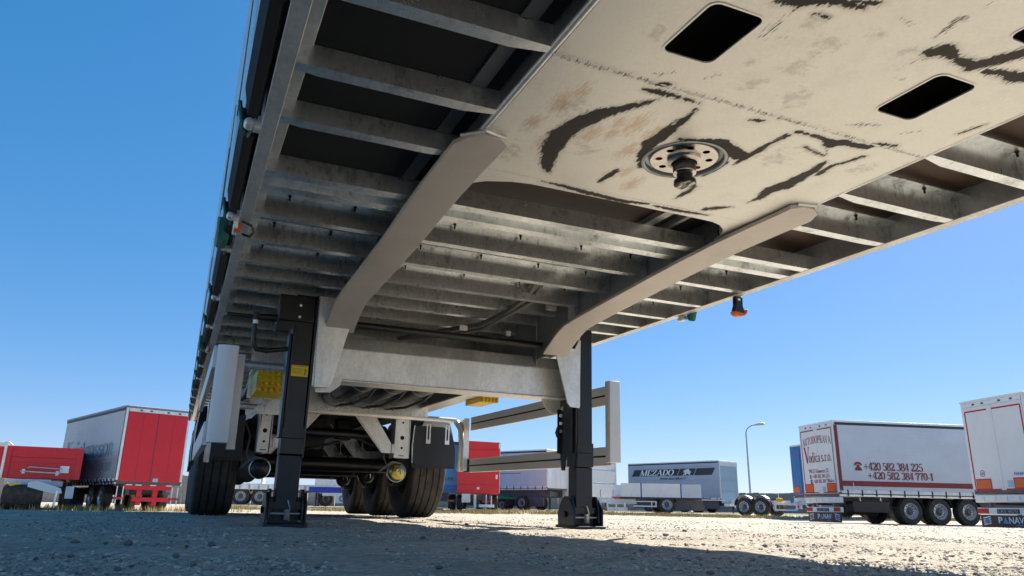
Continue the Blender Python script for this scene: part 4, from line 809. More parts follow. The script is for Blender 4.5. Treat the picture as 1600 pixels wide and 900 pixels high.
        MB().lathe([(0.10, 0), (0.135, 0.03), (0.14, 0.10), (0.12, 0.15), (0.135, 0.20), (0.12, 0.26), (0.10, 0.28)], (s * 0.655, 0.40, -0.62), 'z', 24).build('air_spring', 'rubber', H)
        bc = part('brake_chamber', H, (s * 0.65 - 0.01 if s > 0 else -0.675, -0.66, cz - 0.075 if s > 0 else cz - 0.085))
        mt = ('gold' if s > 0 else 'black') if n_ == 0 else 'black'
        MB().lathe([(0.0, -0.035), (0.06, -0.03), (0.083, -0.012), (0.09, 0.01), (0.094, 0.012), (0.094, 0.03), (0.088, 0.034), (0.085, 0.10), (0.06, 0.13), (0, 0.13)], (0, 0, 0), 'y', 32).build('chamber_shell', mt, bc)
        MB().lathe([(0.091, 0.008), (0.098, 0.010), (0.098, 0.032), (0.091, 0.034)], (0, 0, 0), 'y', 32).build('clamp_band', 'galv' if n_ == 0 and s < 0 else ('galv_dark' if n_ == 0 else 'black'), bc)
        MB().tube([(-0.03, 0.0, 0.09), (-0.10, 0.03, 0.07), (-0.13, 0.06, 0.14), (-0.11, 0.1, 0.3), (-0.16, 0.15, 0.42)], 0.009, 8).tube([(0.02, 0.0, 0.09), (-0.06, -0.02, 0.10), (-0.13, 0.02, 0.04), (-0.16, 0.1, 0.0)], 0.011, 8).build('brake_hose', 'hose', bc)
        if s > 0: MB().tube([(-0.02, -0.036, 0.0), (0.0, -0.045, 0.03), (0.03, -0.04, 0.028), (0.035, -0.036, -0.02)], 0.007, 6).build('release_clip', 'chrome', bc)
        MB().lathe([(0.19, -0.03), (0.205, -0.03), (0.205, 0.10), (0.19, 0.10)], (s * 0.79, 0, cz), 'x', 28).build('brake_drum', 'cargrey', H)
B('sky_gap_panel', 'void', TR, -0.62, 0.62, 9.7, 9.72, -0.70, -0.27); MB().tube([(-0.5, 6.1, -0.42), (-0.1, 6.2, -0.55), (0.2, 6.1, -0.48), (0.5, 6.15, -0.6)], 0.02, 8).tube([(-0.55, 6.0, -0.6), (-0.2, 6.05, -0.66), (0.1, 6.0, -0.58)], 0.014, 8).build('brake_line', 'blackmatt', TR); B('darkening_sheet', 'void', TR, -0.62, 0.62, 5.75, 9.6, -0.29, -0.27); MB().tube([(-0.62, 5.95, -0.50), (0.62, 5.95, -0.50)], 0.045, 12).build('torsion_tube', 'black', TR)  # black sheets added to darken the axle bay and cover a sky gap
MB().box(-0.30, 0.05, 6.55, 6.9, -0.62, -0.295).box(0.18, 0.34, 6.6, 6.8, -0.52, -0.295).build('valve_block', 'blackmatt', TR, 0.01)
# clearance lamps on the rails
ml = part('marker_lamp', TR, (-1.284, 1.33, 0.0)); B('lamp_base', 'whiteprint', ml, -0.012, 0.006, -0.05, 0.06, -0.030, 0.022, bev=0.004); B('lamp_lens', 'amber', ml, -0.010, 0.020, -0.035, 0.008, -0.036, -0.008, bev=0.006)
MB().tube([(0.02, -0.06, -0.005), (0.055, -0.075, -0.022), (0.07, -0.02, -0.03), (0.06, 0.05, -0.03), (0.03, 0.06, -0.02)], 0.0055, 6).build('lamp_cable', 'black', ml)
ml = part('marker_lamp', TR, (1.275, 1.255, 0.0))
MB().prism([(-0.022, 0.0), (0.024, 0.0), (0.022, -0.05), (0.036, -0.088), (-0.036, -0.082), (-0.024, -0.05)], 'y', -0.012, 0.018).build('lamp_bracket', 'black', ml, 0.003)
MB().prism([(-0.036, -0.083), (0.030, -0.089), (0.038, -0.074), (0.052, -0.062), (0.050, -0.088), (0.028, -0.104), (-0.004, -0.109), (-0.026, -0.1)], 'y', -0.014, 0.03).build('lamp_lens', 'amber', ml, 0.004)
B('bracket_slot', 'whiteprint', ml, -0.010, 0.004, -0.0135, -0.012, -0.024, -0.012)
ml = part('marker_lamp', TR, (-1.284, 4.45, 0.0)); B('lamp_base', 'whiteprint', ml, -0.012, 0.006, -0.05, 0.06, -0.030, 0.022, bev=0.004); B('lamp_lens', 'amber', ml, -0.010, 0.020, -0.035, 0.008, -0.036, -0.008, bev=0.006)
MB().tube([(1.275, 0.30, 0.055), (1.262, 0.30, 0.06), (1.24, 0.305, 0.045)], 0.012, 10).tube([(1.275, 0.36, 0.06), (1.25, 0.36, 0.06)], 0.013, 10).build('cable_gland', 'dgrease', TR)
# wheel chocks stowed beneath the beams: things of their own
def chock(label, loc, size):
    t = thing('wheel_chock', label, 'wheel chock', MT @ Matrix.Translation(loc), 'yellow wheel chocks stowed under the trailer')
    w, d, h = size; mb = MB(); nx, nz_ = 5, 4
    MB().prism([(0.01, 0), (d, 0), (d, h), (0.0, h), (-0.012, h * 0.5)], 'x', 0, w).build('chock_body', 'yellow', t, 0.006)
    for i in range(nx):
        for j in range(nz_):
            x = w * (i + 0.5) / nx; z = h * (j + 0.5) / nz_; MB().lathe([(0.0, -0.026), (0.010, -0.022), (w / nx * 0.46, 0.004)], (x, 0, z), 'y', 10).build('chock_stud', 'yellow', t)
chock('yellow studded wheel chock behind the left landing leg', (-0.975, 3.35, -0.445), (0.19, 0.35, 0.155))
chock('yellow wheel chock hanging under the right main beam', (0.70, 3.55, -0.372), (0.14, 0.36, 0.04))
MB().box(-1.0, -0.76, 3.34, 3.72, -0.289, -0.281).box(-1.0, -0.64, 3.72, 3.73, -0.45, -0.1).build('chock_holder', 'galv', TR)
MB().prism([(-0.90, -0.475), (-0.79, -0.335), (-0.66, -0.335), (-0.66, -0.475)], 'y', 4.6, 4.608).build('mud_bracket', 'galv', TR)
# tool box and hoses seen past the left guard
for x, z, r in ((-0.86, -0.12, 0.05), (-0.93, -0.2, 0.035)): MB().tube([(x, 3.9, z), (x + 0.02, 5.0, z - 0.08), (x + 0.01, 5.9, z - 0.02)], r, 10).build('spiral_wrap', 'blackmatt', TR)

# ------------------------------------------------------------------ vehicles parked round the yard
def frame(x, y, fx, fy, dz=0.0):
    """local axes: x across (left to right seen from behind), y forward, z up; origin at the left rear corner on the ground"""
    f = Vector((fx, fy, 0)).normalized(); r = Vector((f.y, -f.x, 0))
    return Matrix(((r.x, f.x, 0, x), (r.y, f.y, 0, y), (0, 0, 1, gzf(x, y) + dz), (0, 0, 0, 1)))
_wm = {}
def road_wheel(parent, x, y, r=0.5, w=0.36, face=1, rimmat='rim'):
    key = (r, w, rimmat)
    if key not in _wm:
        t = MB().lathe([(r * 0.58, -w / 2 + 0.02), (r * 0.8, -w / 2), (r * 0.95, -w / 2 + 0.012), (r, -w / 2 + 0.04), (r, w / 2 - 0.04), (r * 0.95, w / 2 - 0.012), (r * 0.8, w / 2), (r * 0.58, w / 2 - 0.02)], (0, 0, 0), 'x', 32).mesh('tyre', M['rubber'], 30)
        mb = MB().lathe([(r * 0.60, w / 2 - 0.015), (r * 0.57, w / 2 - 0.01), (r * 0.54, w / 2 - 0.05), (r * 0.50, w / 2 - 0.13), (r * 0.44, w / 2 - 0.10), (r * 0.36, w / 2 - 0.085), (r * 0.30, w / 2 - 0.10)], (0, 0, 0), 'x', 24)
        rim = mb.mesh('rim', M[rimmat], 30)
        hub = MB().lathe([(r * 0.30, w / 2 - 0.12), (r * 0.29, w / 2 - 0.08), (r * 0.20, w / 2 - 0.075), (r * 0.17, w / 2 - 0.02), (0.0, w / 2 - 0.015)], (0, 0, 0), 'x', 12)
        for i in range(10): a = 2 * math.pi * i / 10; hub.lathe([(0.014, w / 2 - 0.10), (0.014, w / 2 - 0.06), (0, w / 2 - 0.06)], (0, r * 0.335 * math.cos(a), r * 0.335 * math.sin(a)), 'x', 6)
        for i in range(10): a = 2 * math.pi * (i + 0.5) / 10; hub.lathe([(0.028, w / 2 - 0.115), (0.028, w / 2 - 0.088), (0, w / 2 - 0.088)], (0, r * 0.43 * math.cos(a), r * 0.43 * math.sin(a)), 'x', 8)
        _wm[key] = (t, rim, hub.mesh('hub', M['cargrey'], 30))
    W = part('wheel', parent, (x, y, r - 0.01)); W.rotation_euler = (0, 0, 0 if face > 0 else math.pi)
    for nm, me in zip(('tyre', 'rim', 'hub'), _wm[key]): link(nm, me, W)
    return W
def arch(parent, x0, x1, y, r, mt='blackmatt', zc=0.5, a0=15, a1=165):
    mb = MB(); aa = [R(a) for a in np.linspace(a0, a1, 13)]
    for a in aa:
        for rr, x in ((r, x0), (r, x1), (r - 0.012, x1), (r - 0.012, x0)): mb.v.append((x, y - rr * math.cos(a), zc + rr * math.sin(a)))
    for i in range(len(aa) - 1):
        for j in range(4): mb.f.append((i * 4 + j, i * 4 + (j + 1) % 4, i * 4 + 4 + (j + 1) % 4, i * 4 + 4 + j))
    mb.f += [(3, 2, 1, 0), tuple(len(aa) * 4 - 4 + j for j in range(4))]
    return mb.build('mudguard', mt, parent, smooth=50)
def chassis(parent, W, y0, y1, z=0.85, h=0.3, mt='cargrey', x=0.75):
    for xx in (W / 2 - x, W / 2 + x - 0.12): B('chassis_beam', mt, parent, xx, xx + 0.12, y0, y1, z, z + h)
    for y in np.arange(y0 + 0.3, y1, 1.4): B('chassis_crossmember', mt, parent, W / 2 - x + 0.12, W / 2 + x - 0.12, y, y + 0.08, z + 0.06, z + h - 0.04)
def support_leg(parent, x, y, z1, mt='cargrey'):
    L = part('support_leg', parent, (x, y, 0)); B('leg_tube', mt, L, -0.06, 0.06, -0.06, 0.06, 0.35, z1); B('leg_inner', mt, L, -0.045, 0.045, -0.045, 0.045, 0.03, 0.35); B('leg_foot', mt, L, -0.13, 0.13, -0.13, 0.13, 0.0, 0.03)
def curtain_body(t, W, L, zf, zt, curtain, roof='white', frame_='white', sides=(0, 1), band=True, doors=None, front='white', floorrail='galv_bright', rods=True):
    """curtain-sided load box with corner posts, roof rails, curtains with hems and buckles"""
    B('floor', 'cargrey', t, 0.02, W - 0.02, 0.02, L - 0.02, zf, zf + 0.14)
    MB().box(0.0, W, 0, L, zt - 0.10, zt - 0.02).box(0.06, W - 0.06, 0.05, L - 0.05, zt - 0.02, zt).build('roof', roof, t, 0.01)
    for x0, x1 in ((0.0, 0.09), (W - 0.09, W)):
        for y0, y1 in ((0.0, 0.10), (L - 0.10, L)): B('corner_post', frame_, t, x0, x1, y0, y1, zf + 0.14, zt - 0.102, bev=0.006)
    B('front_wall', front, t, 0.092, W - 0.092, L - 0.08, L - 0.02, zf + 0.14, zt - 0.102)
    if doors: 
        dw = (W - 0.20) / 2
        for k in range(2):
            x0 = 0.10 + k * (dw + 0.004); d = B('door', doors, t, x0, x0 + dw - 0.004, -0.015, 0.03, zf + 0.10, zt - 0.24, bev=0.008)
            if not rods: continue
            xh = x0 + (0.03 if k == 0 else dw - 0.05)
            for z in np.linspace(zf + 0.35, zt - 0.45, 4): B('hinge', frame_, d, xh - 0.03, xh + 0.05, -0.03, -0.0155, z - 0.03, z + 0.03)
            for q in ((0.78,) if k == 0 else (0.22,)):
                MB().tube([(x0 + dw * q, -0.032, zf + 0.12), (x0 + dw * q, -0.032, zt - 0.26)], 0.013, 8).build('lock_rod', doors, d)
        B('door_header', frame_, t, 0.10, W - 0.10, -0.01, 0.04, zt - 0.235, zt - 0.105)
        for q in (0.2, 0.35, 0.62, 0.8): B('header_latch', 'cargrey', t, W * q, W * q + 0.10, -0.018, -0.0105, zt - 0.20, zt - 0.14)
    for s in sides:
        x = 0.0 if s == 0 else W; o = -1 if s == 0 else 1
        mb = MB(); n = int(L / 0.45); yv = np.linspace(0.06, L - 0.06, n + 1); zv = np.linspace(zf + 0.16, zt - 0.20, 6)
        for y in yv:
            for z in zv: mb.v.append((x + o * (0.012 + 0.010 * math.sin(y * 7.0 + 0.6 * z) + 0.004 * math.sin(9 * z + y)), y, z))
        k = len(zv); off = len(mb.v); mb.v += [(v[0] - o * 0.01, v[1], v[2]) for v in mb.v]
        mb.f = [(i * k + j, (i + 1) * k + j, (i + 1) * k + j + 1, i * k + j + 1) for i in range(n) for j in range(k - 1)]
        mb.f += [tuple(off + q for q in f[::-1]) for f in mb.f]
        cu = mb.build('curtain', curtain, t, smooth=60)
        B('roof_rail', roof, t, *sorted((x + o * 0.002, x + o * 0.03)), 0, L, zt - 0.095, zt - 0.015, bev=0.006)
        if band: B('curtain_track', 'navy', t, *sorted((x + o * 0.0, x + o * 0.028)), 0.08, L - 0.08, zt - 0.20, zt - 0.099)
        h = B('side_rail', floorrail, t, *sorted((x - o * 0.03, x + o * 0.012)), 0.0, L, zf - 0.02, zf + 0.06, bev=0.004)
        hem = B('hem', 'curtain_hem', t, *sorted((x + o * 0.014, x + o * 0.024)), 0.08, L - 0.08, zf + 0.10, zf + 0.22)
        for y in np.arange(0.35, L - 0.2, 0.62):
            b = MB().box(*sorted((x + o * 0.012, x + o * 0.034)), y - 0.03, y + 0.03, zf + 0.05, zf + 0.24).box(*sorted((x + o * 0.012, x + o * 0.045)), y - 0.018, y + 0.018, zf + 0.0, zf + 0.10); b.build('buckle', 'navy', t)
def rear_end(t, W, zb, flap=True, logo=False):
    """bumper, lamps, plate, mud flap below the doors"""
    B('rear_beam', 'white', t, 0.02, W - 0.02, 0.0, 0.14, zb, zb + 0.22, bev=0.01)
    for x in np.linspace(0.35, W - 0.35, 5): B('tie_bracket', 'galv_bright', t, x - 0.05, x + 0.05, -0.02, -0.001, zb + 0.04, zb + 0.17)
    bp = B('bumper', 'white', t, 0.04, W - 0.04, 0.0, 0.12, 0.42, 0.62, bev=0.015)
    for x0 in (0.06, W - 0.50):
        l = B('tail_lamp', 'tail', bp, x0, x0 + 0.44, -0.02, -0.001, 0.45, 0.60, bev=0.008)
    n = B('number_plate', 'navy', bp, W / 2 - 0.42, W / 2 + 0.42, -0.012, -0.001, 0.45, 0.58)
    text('plate_print', '1X5 4870', 'greyline', n, (W / 2 - 0.36, -0.014, 0.47), (1, 0, 0), (0, 0, 1), 0.72, 0.09)
    for x in (0.5, W - 0.6): B('bumper_stay', 'cargrey', t, x, x + 0.1, 0.02, 0.1, 0.621, zb - 0.001)
    if flap:
        f = B('mud_flap', 'blackmatt', t, 0.10, W - 0.10, 0.03, 0.045, 0.03, 0.41)
        if logo:
            for x0, tl, c in ((0.20, 1, 'skyblue'), (W - 0.50, -1, 'whiteprint')):
                for k in range(4):
                    z0 = 0.10 + k * 0.065; MB().prism([(x0, z0 + (0.05 if tl < 0 else 0)), (x0 + 0.3, z0 + (0.05 if tl > 0 else 0)), (x0 + 0.3, z0 + (0.05 if tl > 0 else 0) + 0.03), (x0, z0 + (0.05 if tl < 0 else 0) + 0.03)], 'y', 0.026, 0.029).build('flap_stripe', 'whiteprint', f)
                MB().lathe([(0, -0.002), (0.09, -0.002), (0.09, 0.002)], (x0 + 0.15, 0.026, 0.225), 'y', 16).build('flap_disc', 'blue', f)
            xw = W / 2 - 0.46
            text('flap_lettering', 'P', 'whiteprint', f, (xw, 0.026, 0.16), (1, 0, 0), (0, 0, 1), 0.16, 0.19, 0.02)
            MB().prism([(xw + 0.18, 0.16), (xw + 0.38, 0.16), (xw + 0.28, 0.35)], 'y', 0.024, 0.028).build('flap_emblem', 'skyblue', f)
            text('flap_lettering', 'NAV', 'whiteprint', f, (xw + 0.40, 0.026, 0.16), (1, 0, 0), (0, 0, 1), 0.56, 0.19, 0.02)
            B('flap_line', 'skyblue', f, W / 2 + 0.18, W / 2 + 0.46, 0.024, 0.028, 0.10, 0.125)
def outline(t, pts, mt, y, w=0.045):
    """thin red marking tape on the doors: list of (x0, z0, x1, z1) strips"""
    for x0, z0, x1, z1 in pts:
        if abs(x1 - x0) > abs(z1 - z0): B('marking_tape', mt, t, min(x0, x1), max(x0, x1), y - 0.003, y, z0 - w / 2, z0 + w / 2)
        else: B('marking_tape', mt, t, x0 - w / 2, x0 + w / 2, y - 0.0035, y - 0.0005, min(z0, z1), max(z0, z1))
def reflector(t, x0, x1, z0, z1, y):
    r = B('warning_board', 'amber', t, x0, x1, y - 0.012, y - 0.0045, z0, z1); w = 0.035
    for a, b, c, d in ((x0 - w, x1 + w, z0 - w, z0), (x0 - w, x1 + w, z1, z1 + w), (x0 - w, x0, z0, z1), (x1, x1 + w, z0, z1)): B('board_edge', 'tail', r, a, b, y - 0.010, y - 0.005, c, d)
    return r
# ---- white lorry trailer with the lettered doors (right)
t = thing('curtain_trailer', 'grey curtain-sided trailer with maroon lettering and telephone numbers', 'trailer', frame(23.07, 22.98, 0.972, -0.235), 'trailers parked across the yard')
W, L, ZF, ZT = 2.5, 13.6, 1.04, 4.0
curtain_body(t, W, L, ZF, ZT, 'curtain_grey', doors='whitedoor', sides=(0, 1), rods=False)
B('rear_stripe', 'maroon', t, W + 0.026, W + 0.030, 0.02, 0.16, ZF + 0.2, ZT - 0.21)
B('side_stripe', 'maroon', t, W + 0.024, W + 0.030, 0.16, L - 0.1, 1.42, 1.62)
R_, U_ = (1, 0, 0), (0, 0, 1)
roman('door_lettering', 'AUTODOPRAVA', 'maroon', t, (0.22, -0.019, 3.06), R_, U_, 2.06, 0.30, thick=0.085, arc=0.10)
roman('door_lettering', 'V', 'maroon', t, (0.28, -0.019, 2.38), R_, U_, 0.40, 0.66, thick=0.11)
roman('door_lettering', 'odica s.r.o.', 'maroon', t, (0.60, -0.019, 2.40), R_, U_, 1.62, 0.40)
roman('door_lettering', '798 23 Klenovice 25', 'maroon', t, (0.52, -0.019, 1.96), R_, U_, 1.42, 0.16)
roman('door_lettering', '+420 582 384 225', 'maroon', t, (0.72, -0.019, 1.76), R_, U_, 1.25, 0.14)
roman('door_lettering', '+420 582 384 770-1', 'maroon', t, (0.76, -0.019, 1.56), R_, U_, 1.34, 0.14)
def phone(parent, org, right, up, nrm, s):
    org, right, up = Vector(org), Vector(right), Vector(up); mb = MB()
    for poly in ([(0, .62), (.05, .8), (.2, .95), (.5, 1.0), (.8, .95), (.95, .8), (1, .62), (.72, .58), (.70, .74), (.30, .74), (.28, .58)], [(.36, .68), (.64, .68), (.70, .45), (.95, .2), (.95, 0), (.05, 0), (.05, .2), (.30, .45)]):
        o = len(mb.v); mb.v += [tuple(org + right * (a * s) + up * (b * s)) for a, b in poly]; mb.f.append(tuple(o + i for i in range(len(poly))))
    return mb.build('phone_emblem', 'maroon', parent, smooth=0)
phone(t, (0.54, -0.019, 1.75), R_, U_, None, 0.15); phone(t, (0.56, -0.019, 1.54), R_, U_, None, 0.17)
outline(t, [(0.14, 3.70, 1.10, 3.70), (1.40, 3.70, 2.36, 3.70), (0.14, 1.18, 0.14, 3.70), (2.36, 1.18, 2.36, 3.70), (0.14, 1.18, 1.12, 1.18), (1.44, 1.18, 2.36, 1.18)], 'maroon', -0.0165)
reflector(t, 0.22, 0.74, 1.22, 1.50, -0.016); reflector(t, 1.76, 2.28, 1.22, 1.50, -0.016)
text('maker_print', 'PANAV', 'deepblue', t, (1.84, -0.019, 1.56), R_, U_, 0.42, 0.09, 0.02); B('hazard_plate', 'paleblue', t, 1.40, 1.62, -0.019, -0.0165, 1.22, 1.40)
rear_end(t, W, ZF - 0.26, logo=True)
SR, SX = (0, 1, 0), W + 0.036
roman('side_lettering', '+420 582 384 225', 'maroon', t, (SX, 1.16, 2.04), SR, U_, 2.62, 0.31, thick=0.088); roman('side_lettering', '+420 582 384 770-1', 'maroon', t, (SX, 1.30, 1.70), SR, U_, 2.92, 0.29, thick=0.088)
phone(t, (SX, 0.74, 2.02), SR, U_, None, 0.34)
chassis(t, W, 0.2, L - 0.2, 0.70, 0.30)
for y in (3.05, 4.36, 5.67):
    for x, f in ((0.19, -1), (W - 0.19, 1)): road_wheel(t, x, y, 0.515, 0.38, f); arch(t, *((0.0, 0.40) if f < 0 else (W - 0.40, W)), y, 0.60)
MB().box(W - 0.55, W - 0.04, 0.55, 2.15, 0.42, 0.86).build('pallet_box', 'blackmatt', t, 0.02); MB().lathe([(0.2, -0.13), (0.48, -0.13), (0.5, 0), (0.48, 0.13), (0.2, 0.13)], (W / 2 + 0.4, 1.2, 0.46), 'z', 24).build('spare_tyre', 'rubber', t)
for y in (1.0, 1.9): B('box_stay', 'galv_bright', t, W - 0.3, W - 0.24, y, y + 0.05, 0.86, 1.03)
MB().tube([(W + 0.02, 0.62, ZF + 0.05), (W + 0.03, 0.62, ZF + 0.52)], 0.012, 6).build('tension_lever', 'galv_bright', t)
for x in (0.35, W - 0.35): support_leg(t, x, L - 3.6, 0.75)
# ---- white-doored trailer at the right edge
t = thing('curtain_trailer', 'plain grey-white doors of the trailer at the right edge, red tape outline', 'trailer', frame(22.12, 14.78, 0.972, -0.235), 'trailers parked across the yard')
curtain_body(t, W, L, ZF, ZT, 'curtain_grey', doors='whitedoor', sides=(0, 1), rods=False)
outline(t, [(0.15, 3.62, 1.06, 3.62), (1.26, 3.62, 2.34, 3.62), (0.15, 1.16, 0.15, 3.62), (2.34, 1.16, 2.34, 3.62), (0.15, 1.16, 1.16, 1.16), (1.34, 1.16, 2.34, 1.16)], 'tail', -0.0165, 0.05)
reflector(t, 0.24, 0.78, 1.20, 1.46, -0.016); reflector(t, 1.70, 2.24, 1.20, 1.46, -0.016)
MB().lathe([(0.082, -0.002), (0.10, -0.002), (0.10, 0.001), (0.082, 0.001)], (0.50, -0.017, 1.66), 'y', 24).build('speed_ring', 'navy', t); text('speed_print', '100', 'navy', t, (0.445, -0.019, 1.62), R_, U_, 0.11, 0.08, 0.01)
B('hazard_plate', 'paleblue', t, 1.42, 1.64, -0.019, -0.0165, 1.22, 1.42); text('maker_print', 'PANAV', 'deepblue', t, (1.72, -0.019, 1.56), R_, U_, 0.42, 0.09, 0.02)
rear_end(t, W, ZF - 0.26, logo=True); chassis(t, W, 0.2, L - 0.2, 0.70, 0.30)
for y in (3.05, 4.36, 5.67):
    for x, f in ((0.19, -1), (W - 0.19, 1)): road_wheel(t, x, y, 0.515, 0.38, f)
for x in (0.35, W - 0.35): support_leg(t, x, L - 3.6, 0.75)
# ---- blue trailer behind the lettered one
t = thing('curtain_trailer', 'blue-doored trailer standing half hidden behind the maroon-lettered trailer', 'trailer', frame(30.55, 31.4, 0.972, -0.235), 'trailers parked across the yard')
curtain_body(t, W, 12.0, ZF, ZT - 0.1, 'curtain_grey', doors='blue', frame_='blue', sides=(0, 1)); outline(t, [(0.12, 3.35, 2.3, 3.35)], 'tail', -0.0165, 0.03)
reflector(t, 0.15, 0.72, 1.30, 1.60, -0.016); outline(t, [(0.1, 1.2, 2.3, 1.2)], 'tail', -0.0165, 0.05)
rear_end(t, W, ZF - 0.26, flap=False); chassis(t, W, 0.2, 11.8, 0.70, 0.3)
for y in (3.0, 4.3, 5.6):
    for x, f in ((0.19, -1), (W - 0.19, 1)): road_wheel(t, x, y, 0.5, 0.36, f)
for x in (0.35, W - 0.35): support_leg(t, x, 9.0, 0.75)
# ---- grey curtain trailer with red doors on the left
t = thing('curtain_trailer', 'steel-grey curtain trailer with tall red rear doors and teal lettering', 'trailer', frame(-3.52, 31.0, -0.35, 0.937), 'trailers parked across the yard')
L2, ZF2 = 8.3, 1.0
curtain_body(t, W, L2, ZF2, 4.0, 'curtain_steel', doors='red', frame_='galv_bright', band=True, roof='darkrail', sides=(0, 1), rods=False)
for x in (0.68, 1.86): B('door_seam', 'maroon', t, x, x + 0.012, -0.017, -0.0155, ZF2 + 0.15, 3.72)
B('door_gap', 'navy', t, 1.236, 1.262, -0.0165, -0.0155, ZF2 + 0.12, 3.75); B('door_notice', 'paleblue', t, 1.36, 1.56, -0.019, -0.0165, 1.10, 1.24)
LS, LX = (0, -1, 0), -0.032
roman('side_lettering', 'Kristensson', 'tealprint', t, (LX, 7.55, 2.10), LS, U_, 6.75, 0.78); B('side_underline', 'tealprint', t, -0.034, -0.028, 0.75, 6.6, 1.93, 1.955)
roman('side_lettering', 'LE TRANSPORT', 'tealprint', t, (LX, 4.6, 1.50), LS, U_, 3.9, 0.34)
B('underrun_frame', 'red', t, 0.35, W - 0.35, 0.05, 0.13, 0.80, 0.99); MB().box(0.85, 1.05, 0.05, 0.16, 0.22, 0.8).box(1.45, 1.65, 0.05, 0.16, 0.22, 0.8).box(0.7, 2.2, 0.03, 0.13, 0.36, 0.52).build('underrun_legs', 'red', t, 0.01)
for x in (0.02, W - 0.42):
    b = B('lamp_bar', 'cargrey', t, x, x + 0.40, 0.02, 0.08, 0.42, 0.52); B('tail_lamp', 'tail', b, x + 0.02, x + 0.38, 0.0, 0.0195, 0.43, 0.51)
    for q in (0.08, 0.30): B('lamp_stay', 'white', t, x + q, x + q + 0.035, 0.0, 0.018, 0.25, 0.92)
for x in (0.4, 0.75, 1.3, 1.9): B('door_latch', 'white', t, x, x + 0.22, -0.03, -0.001, 0.955, 0.995)
for y in np.arange(0.2, L2 - 0.2, 0.42): MB().beam((-0.03, y, 0.98), (-0.03, y + 0.28, 1.18), 0.02, 0.05, (1, 0, 0)).build('curtain_strap', 'navy', t)
chassis(t, W, 0.2, L2 - 0.2, 0.62, 0.3)
for y in (1.6, 2.9):
    for x, f in ((0.18, -1), (W - 0.18, 1)): road_wheel(t, x, y, 0.48, 0.34, f); arch(t, *((0.0, 0.36) if f < 0 else (W - 0.36, W)), y, 0.56)
for y in (5.2, 6.4): road_wheel(t, 0.2, y, 0.44, 0.3, -1); road_wheel(t, W - 0.2, y, 0.44, 0.3, 1)
for y in (4.1, 4.6): B('blue_cap', 'deepblue', t, 0.0, 0.05, y, y + 0.14, 0.20, 0.34)
# ---- red drop-side tipping trailer at the far left
t = thing('tipping_trailer', 'low red tipping trailer with pale drawbar at the left edge', 'trailer', frame(-7.35, 31.85, -0.09, 0.996))
Wt = 2.52
B('front_board', 'red', t, 0.0, Wt, 0.0, 0.06, 1.12, 2.30, bev=0.01); B('board_frame', 'red', t, 0.0, 0.16, -0.05, -0.001, 1.12, 2.30); B('board_frame', 'red', t, Wt - 0.22, Wt, -0.05, -0.001, 1.12, 2.30); B('board_frame', 'red', t, 0.16, Wt - 0.22, -0.05, -0.001, 2.20, 2.30); B('board_fold', 'red', t, 0.16, Wt - 0.22, -0.03, -0.001, 1.70, 1.90, bev=0.012)
B('tipping_floor', 'red', t, 0.0, Wt, 0.06, 5.5, 1.12, 1.2); B('right_board', 'red', t, Wt - 0.05, Wt, 0.06, 5.5, 1.2, 2.30); B('rear_board', 'red', t, 0, Wt, 5.44, 5.5, 1.2, 2.30)
for x in (-0.72, -2.2): B('side_board', 'red', t, x - 0.66, x + 0.66, 0.0, 0.06, 1.14, 2.26); 
MB().box(-0.10, -0.003, -0.04, 0.08, 1.12, 2.45).box(-3.0, -0.1, -0.04, 0.08, 2.27, 2.42).build('corner_frame', 'galv_bright', t, 0.01); MB().tube([(0.0, -0.02, 2.42), (0.16, -0.05, 2.30)], 0.035, 8).build('board_latch', 'galv_bright', t)
MB().tube([(0.55, -0.10, 1.38), (1.86, -0.10, 1.34)], 0.032, 10).tube([(0.78, -0.09, 1.50), (0.80, -0.1, 1.55), (1.9, -0.1, 1.50)], 0.02, 8).build('ladder_tube', 'galv_dull', t)
B('notice_plate', 'whiteprint', t, 1.82, 2.12, -0.062, -0.052, 1.36, 1.62); B('small_plate', 'whiteprint', t, 0.60, 0.70, -0.12, -0.052, 1.30, 1.46); B('small_plate', 'whiteprint', t, 1.7, 1.8, -0.12, -0.052, 1.26, 1.42)
B('turntable', 'white', t, 0.1, 1.6, -0.02, 0.4, 0.88, 1.10); B('turntable_box', 'paleblue', t, 0.9, 2.0, -0.3, 0.3, 0.85, 1.02)
MB().prism([(0.95, 0.98), (1.25, 1.02), (2.0, 0.78), (2.06, 0.60), (1.75, 0.58), (0.95, 0.80)], 'y', -1.4, -1.25).build('drawbar', 'paleblue', t, 0.01); MB().tube([(1.9, -1.4, 0.7), (1.86, -1.42, 0.16)], 0.035, 8).build('drawbar_leg', 'whiteprint', t)
B('tool_rack', 'paleblue', t, 2.15, 2.42, -0.9, -0.6, 0.42, 0.86); B('side_plate', 'whiteprint', t, -0.42, -0.22, -1.2, -1.1, 0.42, 1.02)
for x in (0.35, 2.15): 
    w_ = road_wheel(t, x, 0.3, 0.46, 0.40, 1 if x > 1 else -1)
MB().lathe([(0.2, -0.6), (0.40, -0.62), (0.43, -0.55), (0.43, 0.55), (0.40, 0.62), (0.2, 0.6)], (0.80, -0.6, 0.46), 'x', 28).build('drawbar_tyre', 'rubber', t)
for y in (3.6, 4.8):
    for x, f in ((0.2, -1), (Wt - 0.2, 1)): road_wheel(t, x, y, 0.46, 0.34, f)
chassis(t, Wt, 0.4, 5.3, 0.78, 0.25); MB().tube([(0.2, -0.4, 0.95), (0.4, -0.9, 0.85), (0.7, -1.3, 0.92)], 0.03, 8).build('brake_line', 'yellow', t)
